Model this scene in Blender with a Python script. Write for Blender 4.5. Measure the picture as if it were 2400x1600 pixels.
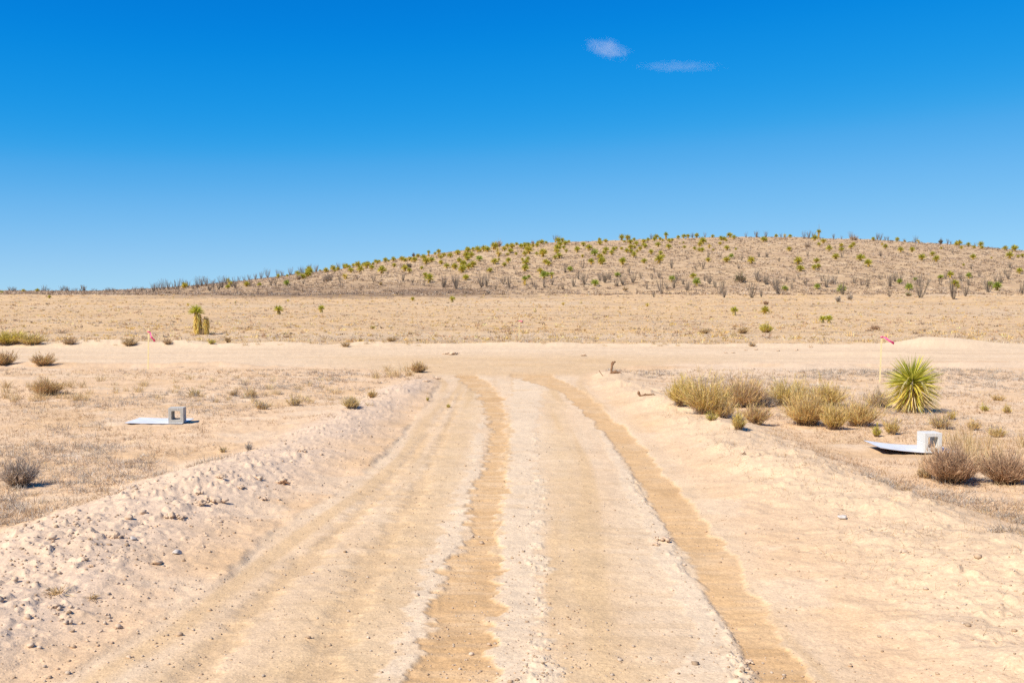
import bpy, bmesh, math
import numpy as np
from mathutils import Vector

# ------------------------------------------------------------------ camera, sky, sun, exposure
for o in list(bpy.data.objects):
    bpy.data.objects.remove(o)
scene = bpy.context.scene
COL = scene.collection
FPX = 2400 * 35.0 / 36.0            # focal length in photograph pixels
EYE = 1.75
PITCH = math.atan(100 / FPX)

cam_data = bpy.data.cameras.new("camera")
cam_data.lens = 35.0
cam_data.sensor_width = 36.0
cam_data.clip_start = 0.1
cam_data.clip_end = 30000
cam = bpy.data.objects.new("camera", cam_data)
COL.objects.link(cam)
cam.location = (0, 0, EYE)
cam.rotation_euler = (math.pi / 2 - PITCH, 0, 0)
scene.camera = cam

SUN_EL = math.radians(47)
SHADOW_DIR = (0.766, 0.643)          # where shadows fall on the ground
sun_az = math.atan2(-SHADOW_DIR[0], -SHADOW_DIR[1])

world = bpy.data.worlds.new("World")
scene.world = world
world.use_nodes = True
nt = world.node_tree
nt.nodes.clear()
sky = nt.nodes.new("ShaderNodeTexSky")
sky.sky_type = 'NISHITA'
sky.sun_disc = False
sky.sun_elevation = SUN_EL
sky.sun_rotation = sun_az
sky.altitude = 5000
sky.air_density = 1.0
sky.dust_density = 0.0
sky.ozone_density = 10.0
# the photograph's colour response, channel by channel, on the physical sky
dn = nt.nodes.new("ShaderNodeVectorMath")
dn.operation = 'SCALE'
dn.inputs["Scale"].default_value = 0.1
crv = nt.nodes.new("ShaderNodeRGBCurve")
RESPONSE = (
    [(0, 0), (0.052, 0.0005), (0.065, 0.003), (0.0845, 0.016), (0.106, 0.058), (0.1446, 0.121), (0.23, 0.203), (0.3185, 0.2486), (0.5, 0.32), (1, 0.5)],
    [(0, 0), (0.129, 0.145), (0.155, 0.183), (0.198, 0.232), (0.245, 0.283), (0.318, 0.343), (0.447, 0.413), (0.544, 0.456), (0.7, 0.52), (1, 0.62)],
    [(0, 0), (0.33, 0.4856), (0.387, 0.524), (0.476, 0.558), (0.557, 0.578), (0.658, 0.603), (0.76, 0.62), (1, 0.66)])
for ch, pts in enumerate(RESPONSE):
    c = crv.mapping.curves[ch]
    c.points[0].location = pts[0]
    c.points[-1].location = pts[-1]
    for p in pts[1:-1]:
        c.points.new(*p)
crv.mapping.update()
upn = nt.nodes.new("ShaderNodeVectorMath")
upn.operation = 'SCALE'
upn.inputs["Scale"].default_value = 10.0
nt.links.new(sky.outputs[0], dn.inputs[0])
nt.links.new(dn.outputs[0], crv.inputs["Color"])
nt.links.new(crv.outputs[0], upn.inputs[0])
bg = nt.nodes.new("ShaderNodeBackground")
bg.inputs["Strength"].default_value = 0.10
wo = nt.nodes.new("ShaderNodeOutputWorld")
nt.links.new(upn.outputs[0], bg.inputs["Color"])
nt.links.new(bg.outputs[0], wo.inputs["Surface"])

sl = bpy.data.lights.new("sun", 'SUN')
sl.energy = 4.6
sl.angle = math.radians(0.53)
sl.color = (1.0, 0.925, 0.82)
sun = bpy.data.objects.new("sun", sl)
COL.objects.link(sun)
ldir = Vector((SHADOW_DIR[0] * math.cos(SUN_EL), SHADOW_DIR[1] * math.cos(SUN_EL), -math.sin(SUN_EL)))
sun.rotation_euler = ldir.to_track_quat('-Z', 'Y').to_euler()
sun.location = (-30, -30, 40)

scene.view_settings.view_transform = 'Standard'
scene.view_settings.look = 'None'
scene.view_settings.exposure = 0.53
scene.view_settings.gamma = 1.0
scene.cycles.max_bounces = 6
scene.cycles.use_denoising = False

# ------------------------------------------------------------------ helpers
RNG = np.random.default_rng(7)


def tag(o, label=None, cat=None, group=None, kind=None):
    if label:
        o["label"] = label
    if cat:
        o["category"] = cat
    if group:
        o["group"] = group
    if kind:
        o["kind"] = kind
    return o


def vnoise(x, y, seed=0):
    """value noise in 0..1"""
    xf, yf = np.floor(x), np.floor(y)
    fx, fy = x - xf, y - yf
    xi, yi = xf.astype(np.int64), yf.astype(np.int64)

    def hsh(a, b):
        h = (a * 374761393 + b * 668265263 + seed * 974634777) & 0xffffffff
        h = ((h ^ (h >> 13)) * 1274126177) & 0xffffffff
        h = ((h ^ (h >> 15)) * 2246822519) & 0xffffffff
        return (h ^ (h >> 16)).astype(np.float64) / 4294967295.0
    u = fx * fx * fx * (fx * (fx * 6 - 15) + 10)
    v = fy * fy * fy * (fy * (fy * 6 - 15) + 10)
    a, b = hsh(xi, yi), hsh(xi + 1, yi)
    c, d = hsh(xi, yi + 1), hsh(xi + 1, yi + 1)
    return (a + (b - a) * u) * (1 - v) + (c + (d - c) * u) * v


def fbm(x, y, scale, octs=4, seed=0, gain=0.5):
    """-1..1 fractal noise; scale = size in metres of the largest bumps"""
    s, amp, tot = 0.0, 1.0, 0.0
    f = 1.0 / scale
    ca, sa = math.cos(0.6), math.sin(0.6)
    for i in range(octs):
        s = s + amp * (vnoise(x * f, y * f, seed + i * 17) * 2 - 1)
        tot += amp
        amp *= gain
        f *= 2.03
        x, y = x * ca - y * sa, x * sa + y * ca
    return s / tot


def sstep(a, b, x):
    t = np.clip((x - a) / (b - a), 0, 1)
    return t * t * (3 - 2 * t)


def ray(px, py):
    xc, zc = (px - 1200) / FPX, (800 - py) / FPX
    c, s = math.cos(PITCH), math.sin(PITCH)
    return xc, c + zc * s, -s + zc * c


def flat(px, py):
    """pixel of the photograph -> point on the level ground"""
    dx, dy, dz = ray(px, py)
    t = EYE / -dz
    return dx * t, dy * t


def mk_mesh(name, V, F, cols=None, smooth=False):
    """V (n,3), F (m,4) or (m,3) or list of those"""
    me = bpy.data.meshes.new(name)
    V = np.asarray(V, dtype=np.float32)
    Fs = F if isinstance(F, list) else [F]
    Fs = [np.asarray(f, dtype=np.int32) for f in Fs if len(f)]
    nl = sum(f.size for f in Fs)
    npoly = sum(len(f) for f in Fs)
    me.vertices.add(len(V))
    me.vertices.foreach_set("co", V.ravel())
    me.loops.add(nl)
    me.loops.foreach_set("vertex_index", np.concatenate([f.ravel() for f in Fs]))
    me.polygons.add(npoly)
    st, k = [], 0
    for f in Fs:
        st.append(k + np.arange(len(f)) * f.shape[1])
        k += f.size
    me.polygons.foreach_set("loop_start", np.concatenate(st).astype(np.int32))
    if smooth:
        me.polygons.foreach_set("use_smooth", np.ones(npoly, dtype=bool))
    if cols is not None:
        at = me.attributes.new("col", 'FLOAT_COLOR', 'POINT')
        cc = np.ones((len(V), 4), dtype=np.float32)
        cc[:, :3] = cols
        at.data.foreach_set("color", cc.ravel())
    me.update()
    me.validate()
    return me


def link(name, me, mat=None, parent=None, loc=None, rotz=0.0):
    o = bpy.data.objects.new(name, me)
    COL.objects.link(o)
    if mat is not None and me is not None and not me.materials:
        for m in (mat if isinstance(mat, (list, tuple)) else [mat]):
            me.materials.append(m)
    if parent is not None:
        o.parent = parent
    if loc is not None:
        o.location = loc
    o.rotation_euler[2] = rotz
    return o


def empty(name, loc, rotz=0.0):
    o = bpy.data.objects.new(name, None)
    COL.objects.link(o)
    o.location = loc
    o.rotation_euler[2] = rotz
    o.empty_display_size = 0.1
    return o


def nmat(name, rough=0.9):
    m = bpy.data.materials.new(name)
    m.use_nodes = True
    b = m.node_tree.nodes["Principled BSDF"]
    b.inputs["Roughness"].default_value = rough
    b.inputs["Specular IOR Level"].default_value = 0.2
    return m, m.node_tree, b


def plant_material(name, transl=0.25, rough=0.75):
    m, t, b = nmat(name, rough)
    at = t.nodes.new("ShaderNodeAttribute")
    at.attribute_name = "col"
    no = t.nodes.new("ShaderNodeTexNoise")
    no.inputs["Scale"].default_value = 30
    tc = t.nodes.new("ShaderNodeTexCoord")
    t.links.new(tc.outputs["Object"], no.inputs["Vector"])
    mr = t.nodes.new("ShaderNodeMapRange")
    mr.inputs["To Min"].default_value = 0.75
    mr.inputs["To Max"].default_value = 1.25
    t.links.new(no.outputs["Fac"], mr.inputs["Value"])
    mx = t.nodes.new("ShaderNodeMix")
    mx.data_type = 'RGBA'
    mx.blend_type = 'MULTIPLY'
    mx.inputs[0].default_value = 1.0
    t.links.new(at.outputs["Color"], mx.inputs[6])
    t.links.new(mr.outputs["Result"], mx.inputs[7])
    t.links.new(mx.outputs[2], b.inputs["Base Color"])
    tr = t.nodes.new("ShaderNodeBsdfTranslucent")
    t.links.new(mx.outputs[2], tr.inputs["Color"])
    ms = t.nodes.new("ShaderNodeMixShader")
    ms.inputs[0].default_value = transl
    t.links.new(b.outputs[0], ms.inputs[1])
    t.links.new(tr.outputs[0], ms.inputs[2])
    t.links.new(ms.outputs[0], t.nodes["Material Output"].inputs["Surface"])
    return m


# ------------------------------------------------------------------ lie of the land
def tab(rows):
    """(y, x) rows in the 2352-wide view of the photograph -> X as a function of Y on the ground"""
    k = 2400 / 2352
    pts = sorted((flat(x * k, y * k)[1], flat(x * k, y * k)[0]) for y, x in rows)
    a = np.array(pts)
    return a[:, 0], a[:, 1]


def T(t, Y):
    return np.interp(Y, t[0], t[1])


EDGE_L = tab([(1568, 110), (1520, 190), (1440, 345), (1320, 500), (1215, 640), (1130, 780), (1050, 880), (960, 950),
              (900, 1000), (880, 1015), (862, 1000), (852, 930), (843, 780), (836, 400), (832, -400)])
EDGE_R = tab([(1568, 1990), (1450, 1860), (1350, 1765), (1250, 1690), (1150, 1620), (1050, 1530), (1000, 1480), (950, 1425),
              (905, 1365), (880, 1345), (860, 1355), (850, 1390), (840, 1460), (834, 1600), (828, 2000), (826, 2700)])
CREST_L = tab([(1568, -250), (1400, 0), (1290, 90), (1230, 200), (1130, 420), (1060, 620), (1000, 755), (920, 890), (870, 985)])
CREST_R = tab([(1568, 2700), (1330, 2352), (1210, 2100), (1130, 1900), (1060, 1750), (1000, 1650), (945, 1550), (905, 1470), (870, 1400)])

YC = 270.0
SKYLINE = np.array([(-1500, 684), (-400, 683), (0, 682), (240, 683), (357, 679), (420, 675), (510, 669), (640, 652), (745, 637), (800, 631), (868, 620),
                    (936, 606), (1004, 598), (1072, 589), (1140, 580), (1242, 572), (1344, 567), (1446, 564), (1600, 559), (1736, 556),
                    (1872, 557), (1940, 560), (2042, 562), (2110, 567), (2212, 572), (2280, 579), (2400, 589), (2800, 618), (3400, 660), (4200, 690)], float)
_yc = np.interp(SKYLINE[:, 0], [300, 900], [235, YC])
CREST_X = (SKYLINE[:, 0] - 1200) / FPX * _yc
CREST_Z = EYE + (700 - SKYLINE[:, 1]) / FPX * _yc
CREST_Y = _yc


def plain(X, Y):
    t = np.clip((Y - 42) / 108, 0, None)
    up = 2.3 * np.minimum(t, 1) ** 1.35 + 0.55 * np.clip(t - 1, 0, 1.2)
    return up - 6.0 * sstep(330, 900, Y)


def hill(X, Y):
    cz = np.interp(X, CREST_X, CREST_Z)
    cy = np.interp(X, CREST_X, CREST_Y)
    yf = np.interp(X, [-110, -60, -20, 60, 140], [185, 160, 152, 146, 146])
    hc = cz - plain(X, cy)
    t = (Y - yf) / (cy - yf)
    s = np.where(t < 0.12, np.clip(t, 0, 1) ** 2 / 0.24, np.clip(t, 0, 1) - 0.06)
    s = s / 0.94
    s = 1.22 * s - 0.22 * s * s
    back = np.clip(t - 1, 0, 6)
    s = np.where(t > 1, 1 - 0.9 * back ** 2 / (1 + back * 1.2), s)
    return np.maximum(hc, 0.0) * np.clip(s, -0.2, 1.0)


def zones(X, Y):
    """weights of road, berms, cross road, field"""
    wob = fbm(X, Y, 0.9, 3, 5) * 0.10 + fbm(X, Y, 0.15, 2, 6) * 0.04
    xl, xr = T(EDGE_L, Y), T(EDGE_R, Y)
    road = sstep(-0.05, 0.05, X - xl + wob) * sstep(-0.3, 0.3, xr - X + wob)
    yfar = 36.3 + 0.35 * fbm(X, Y * 0, 6.0, 3, 9)
    road = road * sstep(-0.5, 0.3, yfar - Y + wob)
    return road, xl, xr, yfar


def relief(X, Y):
    road, xl, xr, yfar = zones(X, Y)
    cl, cr = T(CREST_L, Y), T(CREST_R, Y)
    near = 1 - sstep(18.5, 23.0, Y)
    nearr = 1 - sstep(21, 24.5, Y)
    hb = 0.10 + 0.075 * fbm(X, Y, 1.3, 3, 21)
    # grader berms beside the track
    tl = (xl - X) / np.maximum(xl - cl, 0.3)
    bl = np.where(tl < 1, sstep(0, 1, tl), 1 - sstep(0, 1, (cl - X) / 0.9)) * hb * near
    trr = (X - xr) / np.maximum(cr - xr, 0.3)
    br = np.where(trr < 1, sstep(0, 1, trr), 1 - sstep(0, 1, (X - cr) / 1.1)) * (hb + 0.045) * nearr
    near_bank = np.exp(-((Y - 26.3 - 0.5 * fbm(X, Y * 0, 4.0, 3, 24)) / 0.4) ** 2) * sstep(3.6, 6.5, np.abs(X))
    z = bl + br - 0.012 * road + near_bank * (0.05 + 0.08 * fbm(X, Y, 0.9, 3, 25))
    # windrow along the far side of the cross road
    side = 0.6 + 0.5 * sstep(-3, -10, X) - 0.25 * sstep(9, 16, X)
    w = np.exp(-((Y - yfar - 0.55) / 0.65) ** 2)
    z = z + w * side * (0.16 + 0.15 * fbm(X, Y, 1.7, 3, 31)) * sstep(60, 40, Y)
    # heap of spoil at the far side on the right
    r2 = ((X - 15.9) / 1.5) ** 2 + ((Y - 37.0) / 1.3) ** 2
    z = z + 0.27 * np.exp(-r2) * (1 + 0.15 * fbm(X, Y, 0.8, 2, 33))
    r3 = ((X - 11.3) / 1.9) ** 2 + ((Y - 31.5) / 0.7) ** 2
    z = z + 0.13 * np.exp(-r3)
    return z, road, bl, br, w


def coarse(X, Y):
    return plain(X, Y) + hill(X, Y)


TRACKS = [  # y, left, right in the 2352 view: wheel tracks and strips of loose pale dust
    ("dark", [(1568, 950, 1110), (1450, 985, 1130), (1350, 1010, 1145), (1290, 1030, 1140), (1240, 1075, 1140), (1180, 1075, 1145),
              (1100, 1098, 1160), (1000, 1125, 1168), (950, 1118, 1163), (905, 1098, 1150), (880, 1070, 1125), (862, 1045, 1095)]),
    ("dark", [(1568, 1735, 1870), (1450, 1680, 1790), (1350, 1612, 1725), (1250, 1555, 1655), (1150, 1490, 1580), (1050, 1430, 1500),
              (1000, 1395, 1455), (950, 1345, 1400), (900, 1290, 1345), (880, 1235, 1310), (862, 1170, 1270)]),
    ("pale", [(1568, 880, 950), (1450, 925, 985), (1350, 960, 1010), (1250, 1000, 1065), (1150, 1045, 1090), (1080, 1070, 1110),
              (1000, 1088, 1112), (965, 1102, 1116)]),
    ("pale", [(1568, 1112, 1245), (1400, 1140, 1240), (1250, 1140, 1235), (1100, 1160, 1235), (1000, 1170, 1232), (950, 1168, 1240),
              (900, 1172, 1245), (872, 1182, 1225)]),
    ("pale", [(1568, 1560, 1735), (1450, 1595, 1680), (1350, 1550, 1612), (1250, 1500, 1555), (1150, 1455, 1490), (1050, 1400, 1430), (990, 1375, 1390)]),
    ("rut", [(1568, 560, 900), (1400, 690, 960), (1250, 840, 1000), (1150, 915, 1045), (1050, 985, 1070), (950, 1050, 1100), (900, 1060, 1095)]),
    ("rut", [(1568, 1290, 1500), (1400, 1275, 1440), (1250, 1265, 1400), (1150, 1260, 1370), (1050, 1262, 1330), (960, 1255, 1300), (900, 1250, 1280)]),
    ("line", [(1568, 1240, 1262), (1400, 1234, 1252), (1250, 1230, 1244), (1100, 1231, 1242), (1000, 1226, 1234)]),
    ("crest", [(1568, 1700, 1735), (1450, 1655, 1682), (1350, 1590, 1612), (1250, 1538, 1556), (1150, 1478, 1492), (1050, 1421, 1431)]),
    ("faint", [(1400, 540, 600), (1250, 720, 760), (1150, 830, 860), (1050, 930, 950), (960, 1000, 1015), (900, 1035, 1045)]),
    ("faint", [(1250, 850, 900), (1150, 930, 960), (1050, 985, 1005), (960, 1030, 1043), (900, 1052, 1060)]),
]
TRACKS = [(k, tab([(r[0], r[1]) for r in rows]), tab([(r[0], r[2]) for r in rows])) for k, rows in TRACKS]


def track_masks(X, Y):
    out = {k: np.zeros_like(X) for k in ("dark", "pale", "rut", "line", "crest", "faint")}
    jag = fbm(X * 0.6, Y, 0.10, 3, 41) * 0.05 + fbm(X * 0.2, Y, 0.55, 2, 43) * 0.07 + (vnoise(np.floor(Y / 0.085), 0 * X, 44) - 0.5) * 0.10 * sstep(0.9, 0.5, X)
    for k, a, b in TRACKS:
        xa, xb = np.interp(Y, *a), np.interp(Y, *b)
        ok = sstep(a[0].max() + 1.2, a[0].max() - 0.2, Y)
        e = {"dark": 0.02, "pale": 0.022, "rut": 0.22, "line": 0.02, "crest": 0.03, "faint": 0.05}[k]
        m = sstep(-e, e, X - xa + jag) * sstep(-e, e, xb - X + jag) * ok
        out[k] = np.maximum(out[k], m)
    return out


def height(X, Y, full=True):
    X, Y = np.asarray(X, float), np.asarray(Y, float)
    z = coarse(X, Y)
    rz, road, bl, br, w = relief(X, Y)
    z = z + rz
    if not full:
        return z
    far = sstep(60, 140, Y)
    field = (1 - road)
    loose = np.clip((bl * 5 + br * 3), 0, 1)
    mid = 1 - sstep(50, 120, Y)
    z = z + field * mid * (0.016 * fbm(X, Y, 0.35, 3, 51) + 0.008 * fbm(X, Y, 0.09, 2, 52) + 0.03 * fbm(X, Y, 1.6, 2, 53))
    z = z + np.clip(bl * 10, 0, 1) * (0.05 * np.clip(fbm(X, Y, 0.22, 3, 61) - 0.2, 0, 1) + 0.06 * np.clip(fbm(X, Y, 0.075, 2, 68) - 0.25, 0, 1) + 0.008 * fbm(X, Y, 0.06, 2, 62))
    z = z + np.clip(br * 14 - 0.35, 0, 1) * (0.07 * np.clip(fbm(X, Y, 0.55, 3, 67) + 0.05, -0.25, 1) + 0.05 * np.clip(fbm(X, Y, 0.11, 3, 69) - 0.22, 0, 1))
    z = z + np.clip(br * 8, 0, 1) * (0.022 * fbm(X, Y, 0.35, 3, 63) + 0.016 * fbm(X, Y * 1.6, 0.13, 3, 64))
    z = z + road * (0.006 * fbm(X, Y, 0.12, 3, 65) + 0.012 * fbm(X, Y, 0.8, 2, 66))
    m = track_masks(X, Y)
    tread = np.sin((Y + 0.03 * fbm(X, Y, 0.2, 2, 71)) * 2 * math.pi / 0.11) * 0.5 + 0.5
    z = z + m["dark"] * (-0.014 + 0.0035 * tread * (vnoise(X * 3, Y * 2, 76) * 1.6) + 0.007 * fbm(X * 0.4, Y, 0.09, 3, 72) * (1 - 0.6 * (X > 0.7))) + m["pale"] * (0.003 + 0.004 * fbm(X * 0.4, Y, 0.1, 2, 73))
    z = z + m["line"] * 0.03 * np.clip(vnoise(X * 34, Y * 26, 74) - 0.45, 0, 1) + m["crest"] * 0.04 * np.clip(vnoise(X * 28, Y * 20, 75) * vnoise(X * 3, Y * 2, 77) - 0.2, 0, 1) - m["faint"] * 0.012
    z = z + far * (0.10 * fbm(X, Y, 6, 3, 81) + 0.12 * fbm(X, Y, 1.6, 2, 82))
    return z


def hz(x, y):
    return float(height(np.array([x]), np.array([y]))[0])


_MARCH = np.concatenate([np.linspace(3, 60, 900), np.linspace(60.2, 300, 1400)])


def at(px, py):
    """pixel of the photograph -> point of the land; above the skyline: the crest behind it"""
    dx, dy, dz = ray(px, py)
    t = _MARCH / dy
    X = dx * t
    Z = EYE + dz * t
    d = Z - height(X, _MARCH, full=False)
    hit = np.nonzero(d <= 0)[0]
    i = int(hit[0]) if len(hit) else int(np.argmin(d[900:] / _MARCH[900:])) + 900
    x, y = float(X[i]), float(_MARCH[i])
    return x, y, hz(x, y)


# ------------------------------------------------------------------ ground sheet
PALE = np.array((0.65, 0.497, 0.33))
SAND = np.array((0.635, 0.458, 0.285))
RUT = np.array((0.585, 0.405, 0.215))
DARK = np.array((0.575, 0.365, 0.175))
FIELD = np.array((0.645, 0.445, 0.265))
PLAIN = np.array((0.60, 0.405, 0.215))
HILLC = np.array((0.465, 0.32, 0.18))
SCORCH = np.array((0.20, 0.13, 0.08))


def soil(X, Y, hmask):
    rz, road, bl, br, w = relief(X, Y)
    m = track_masks(X, Y)
    xl_, xr_ = T(EDGE_L, Y), T(EDGE_R, Y)

    def mix(c, d, k):
        return c * (1 - k[:, None]) + np.asarray(d) * k[:, None]
    n = len(X)
    c = np.tile(FIELD, (n, 1))
    p1 = sstep(-0.1, 0.5, fbm(X, Y * 2.0, 1.3, 4, 101))
    c = mix(c, (0.56, 0.36, 0.18), p1 * 0.5)
    c = mix(c, (0.66, 0.49, 0.32), sstep(0.15, 0.5, fbm(X, Y * 1.5, 0.8, 3, 102)) * 0.7)
    # far plain
    fp = sstep(36.3, 40, Y)
    pc = np.tile(PLAIN, (n, 1))
    st = fbm(X * 0.25, Y * 1.3, 5.0, 4, 111)
    pc = mix(pc, (0.585, 0.385, 0.19), sstep(0.0, 0.5, st) * 0.8)
    pc = mix(pc, (0.50, 0.35, 0.20), sstep(0.05, 0.45, fbm(X * 0.3, Y * 1.5, 3.0, 4, 112)) * 0.9)
    pc = mix(pc, (0.36, 0.25, 0.16), sstep(0.12, 0.45, fbm(X * 0.6, Y, 0.9, 3, 114)) * 0.5)
    pc = mix(pc, (0.57, 0.42, 0.265), sstep(0.1, 0.5, fbm(X * 0.4, Y, 9.0, 4, 113)) * 0.6)
    c = mix(c, pc, fp)
    c = mix(c, HILLC, hmask)
    hs = fbm(X * 0.7, Y, 4.0, 4, 121)
    c = mix(c, (0.40, 0.27, 0.16), sstep(0.0, 0.5, hs) * hmask * 0.8)
    c = mix(c, (0.56, 0.405, 0.24), sstep(0.1, 0.5, fbm(X, Y, 2.5, 3, 122)) * hmask * 0.7)
    sc = np.exp(-((X + 24) / 26) ** 4 - ((Y - 154) / 20) ** 4) + 0.6 * np.exp(-((X + 56) / 22) ** 2 - ((Y - 172) / 14) ** 2)
    c = mix(c, SCORCH, np.clip(sc * 1.35 * (0.62 + 0.9 * fbm(X * 0.3, Y, 4, 4, 123)), 0, 0.85))
    # berms, windrows
    c = mix(c, (0.61, 0.455, 0.315), np.clip(bl * 14, 0, 1) * 0.9)
    c = mix(c, (0.635, 0.46, 0.285), np.clip(br * 10, 0, 1) * 0.9)
    sp = sstep(25, 21, Y) * 0 + np.exp(-((Y - 25) / 4.5) ** 2) * sstep(1.5, 4, X) * sstep(-0.2, 0.35, fbm(X, Y * 2, 3, 3, 131) + 0.25)
    c = mix(c, (0.66, 0.49, 0.32), sp * 0.85)
    c = mix(c, (0.68, 0.51, 0.325), np.clip(w * 1.5, 0, 1) * sstep(42, 38, Y) * 0.95)
    r2 = ((X - 16.0) / 2.6) ** 2 + ((Y - 37.2) / 1.7) ** 2
    c = mix(c, (0.68, 0.51, 0.325), np.clip(np.exp(-r2) * 2, 0, 1))
    # roads
    rc = np.tile(SAND, (n, 1))
    rc = mix(rc, PALE, sstep(-0.1, 0.5, fbm(X * 1.6, Y * 0.8, 1.1, 4, 141)) * 0.55)
    shoulder = sstep(1.05, 1.6, X) * sstep(24, 20, Y)
    rc = mix(rc, (0.64, 0.475, 0.30), shoulder * 0.7)
    cross = sstep(24.5, 29.0, Y + 0.8 * fbm(X, Y, 2.5, 3, 142))
    rc = mix(rc, (0.665, 0.495, 0.315), cross * 0.9)
    rc = mix(rc, (0.60, 0.425, 0.255), cross * sstep(0.0, 0.4, fbm(X * 0.15, Y * 1.3, 1.0, 4, 153)) * 0.55)
    # wheel tracks turning into the cross road
    for (y0, sl_, wd) in ((27.6, 0.02, 0.35), (29.3, 0.015, 0.3), (31.6, -0.01, 0.25)):
        ln = np.exp(-((Y - y0 - sl_ * X - 0.3 * fbm(X, Y * 0, 5, 2, 143)) / wd) ** 2)
        rc = mix(rc, (0.60, 0.435, 0.28), ln * 0.45)
    jun = sstep(22.0, 23.6, Y) * sstep(33.0, 29.0, Y) * np.exp(-((X - 0.3) / (2.6 + 0.45 * np.clip(Y - 22, 0, 9))) ** 4)
    rc = mix(rc, (0.585, 0.40, 0.215), jun * (0.75 + 0.3 * fbm(X, Y, 1.2, 3, 144)))
    stripe = 0.5 + 0.5 * fbm(X * 0.25, Y * 1.6, 0.5, 3, 145)
    un = (X - xl_) / np.maximum(xr_ - xl_, 0.5) * 3.5
    lanes = fbm(un, Y * 0.035, 0.22, 3, 154)
    inroad = sstep(24, 21, Y)
    rc = mix(rc, (0.565, 0.385, 0.205), sstep(0.02, 0.5, lanes) * inroad * 0.75)
    rc = mix(rc, (0.655, 0.495, 0.32), sstep(0.05, 0.5, -lanes) * inroad * 0.6)
    rc = mix(rc, RUT, m["rut"] * (0.35 + 0.5 * stripe))
    rc = mix(rc, (0.56, 0.38, 0.205), m["faint"] * 0.6)
    bars = sstep(0.08, 0.4, fbm(X * 0.12, Y, 0.10, 3, 148)) * sstep(-2.4, -1.2, X) * sstep(14, 9, Y)
    rc = mix(rc, (0.545, 0.37, 0.20), bars * 0.3)
    rc = mix(rc, PALE, m["pale"] * (1.0 - 0.5 * sstep(0.05, 0.5, fbm(X * 0.2, Y * 1.4, 0.3, 3, 146))))
    dk = m["dark"]
    rc = mix(rc, DARK, dk * (0.92 - 0.3 * sstep(0.1, 0.6, fbm(X * 0.4, Y * 1.2, 0.25, 3, 147))))
    tb = sstep(0.0, 0.35, fbm(X * 0.12, Y, 0.075, 3, 149)) * dk * np.where(X < 0.7, 1.0, 0.45)
    rc = mix(rc, (0.62, 0.43, 0.245), tb * 0.7)
    rc = mix(rc, (0.50, 0.305, 0.14), dk * sstep(0.15, 0.5, fbm(X * 0.5, Y * 0.5, 0.4, 3, 150)) * 0.5)
    rc = mix(rc, (0.63, 0.49, 0.33), np.maximum(m["line"], m["crest"]) * 0.7)
    c = mix(c, rc, road)
    # grain
    g = 1 + 0.07 * fbm(X, Y, 0.10, 2, 151) + 0.05 * fbm(X, Y, 0.5, 2, 152)
    return np.clip(c * g[:, None], 0.01, 0.75)


def make_ground():
    ys = [np.linspace(-40, 3.6, 30, endpoint=False)]
    pyr = np.arange(700 + EYE * FPX / 3.6, 768, -1.75)
    ys.append(EYE * FPX / (pyr - 700))
    ys.append(np.arange(ys[-1][-1] + 0.3, 300, 0.45))
    ys.append(np.geomspace(302, 9000, 60))
    ys = np.concatenate(ys)
    core = np.arange(-0.60, 0.6001, 0.00094)
    side = 0.60 + np.geomspace(0.004, 3.4, 60)
    xs = np.concatenate([-side[::-1], core, side])
    w = np.sqrt(ys ** 2 + 2.0 ** 2)
    X = (xs[None, :] * w[:, None]).ravel()
    Y = np.repeat(ys, len(xs))
    Z = height(X, Y)
    cy = np.interp(X, CREST_X, CREST_Y)
    hr = hill(X, Y)
    hm = sstep(0.15, 1.2, hr) * (Y < 500)
    C = soil(X, Y, hm)
    V = np.stack([X, Y, Z], 1)
    nr, nc = len(ys), len(xs)
    idx = np.arange(nr * nc).reshape(nr, nc)
    F = np.stack([idx[:-1, :-1], idx[:-1, 1:], idx[1:, 1:], idx[1:, :-1]], -1).reshape(-1, 4)
    road = zones(X, Y)[0]
    fr = road[F].mean(1) > 0.5
    fh = (hr[F].mean(1) > 0.6) & (Y[F].mean(1) < 500) & ~fr
    for name, sel in (("dirt_road", fr), ("hill", fh), ("ground", ~fr & ~fh)):
        f = F[sel]
        used = np.unique(f)
        remap = np.full(len(V), -1)
        remap[used] = np.arange(len(used))
        me = mk_mesh(name, V[used], remap[f], C[used], smooth=True)
        o = link(name, me, GROUND_MAT)
        tag(o, kind="structure")
    return V


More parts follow.
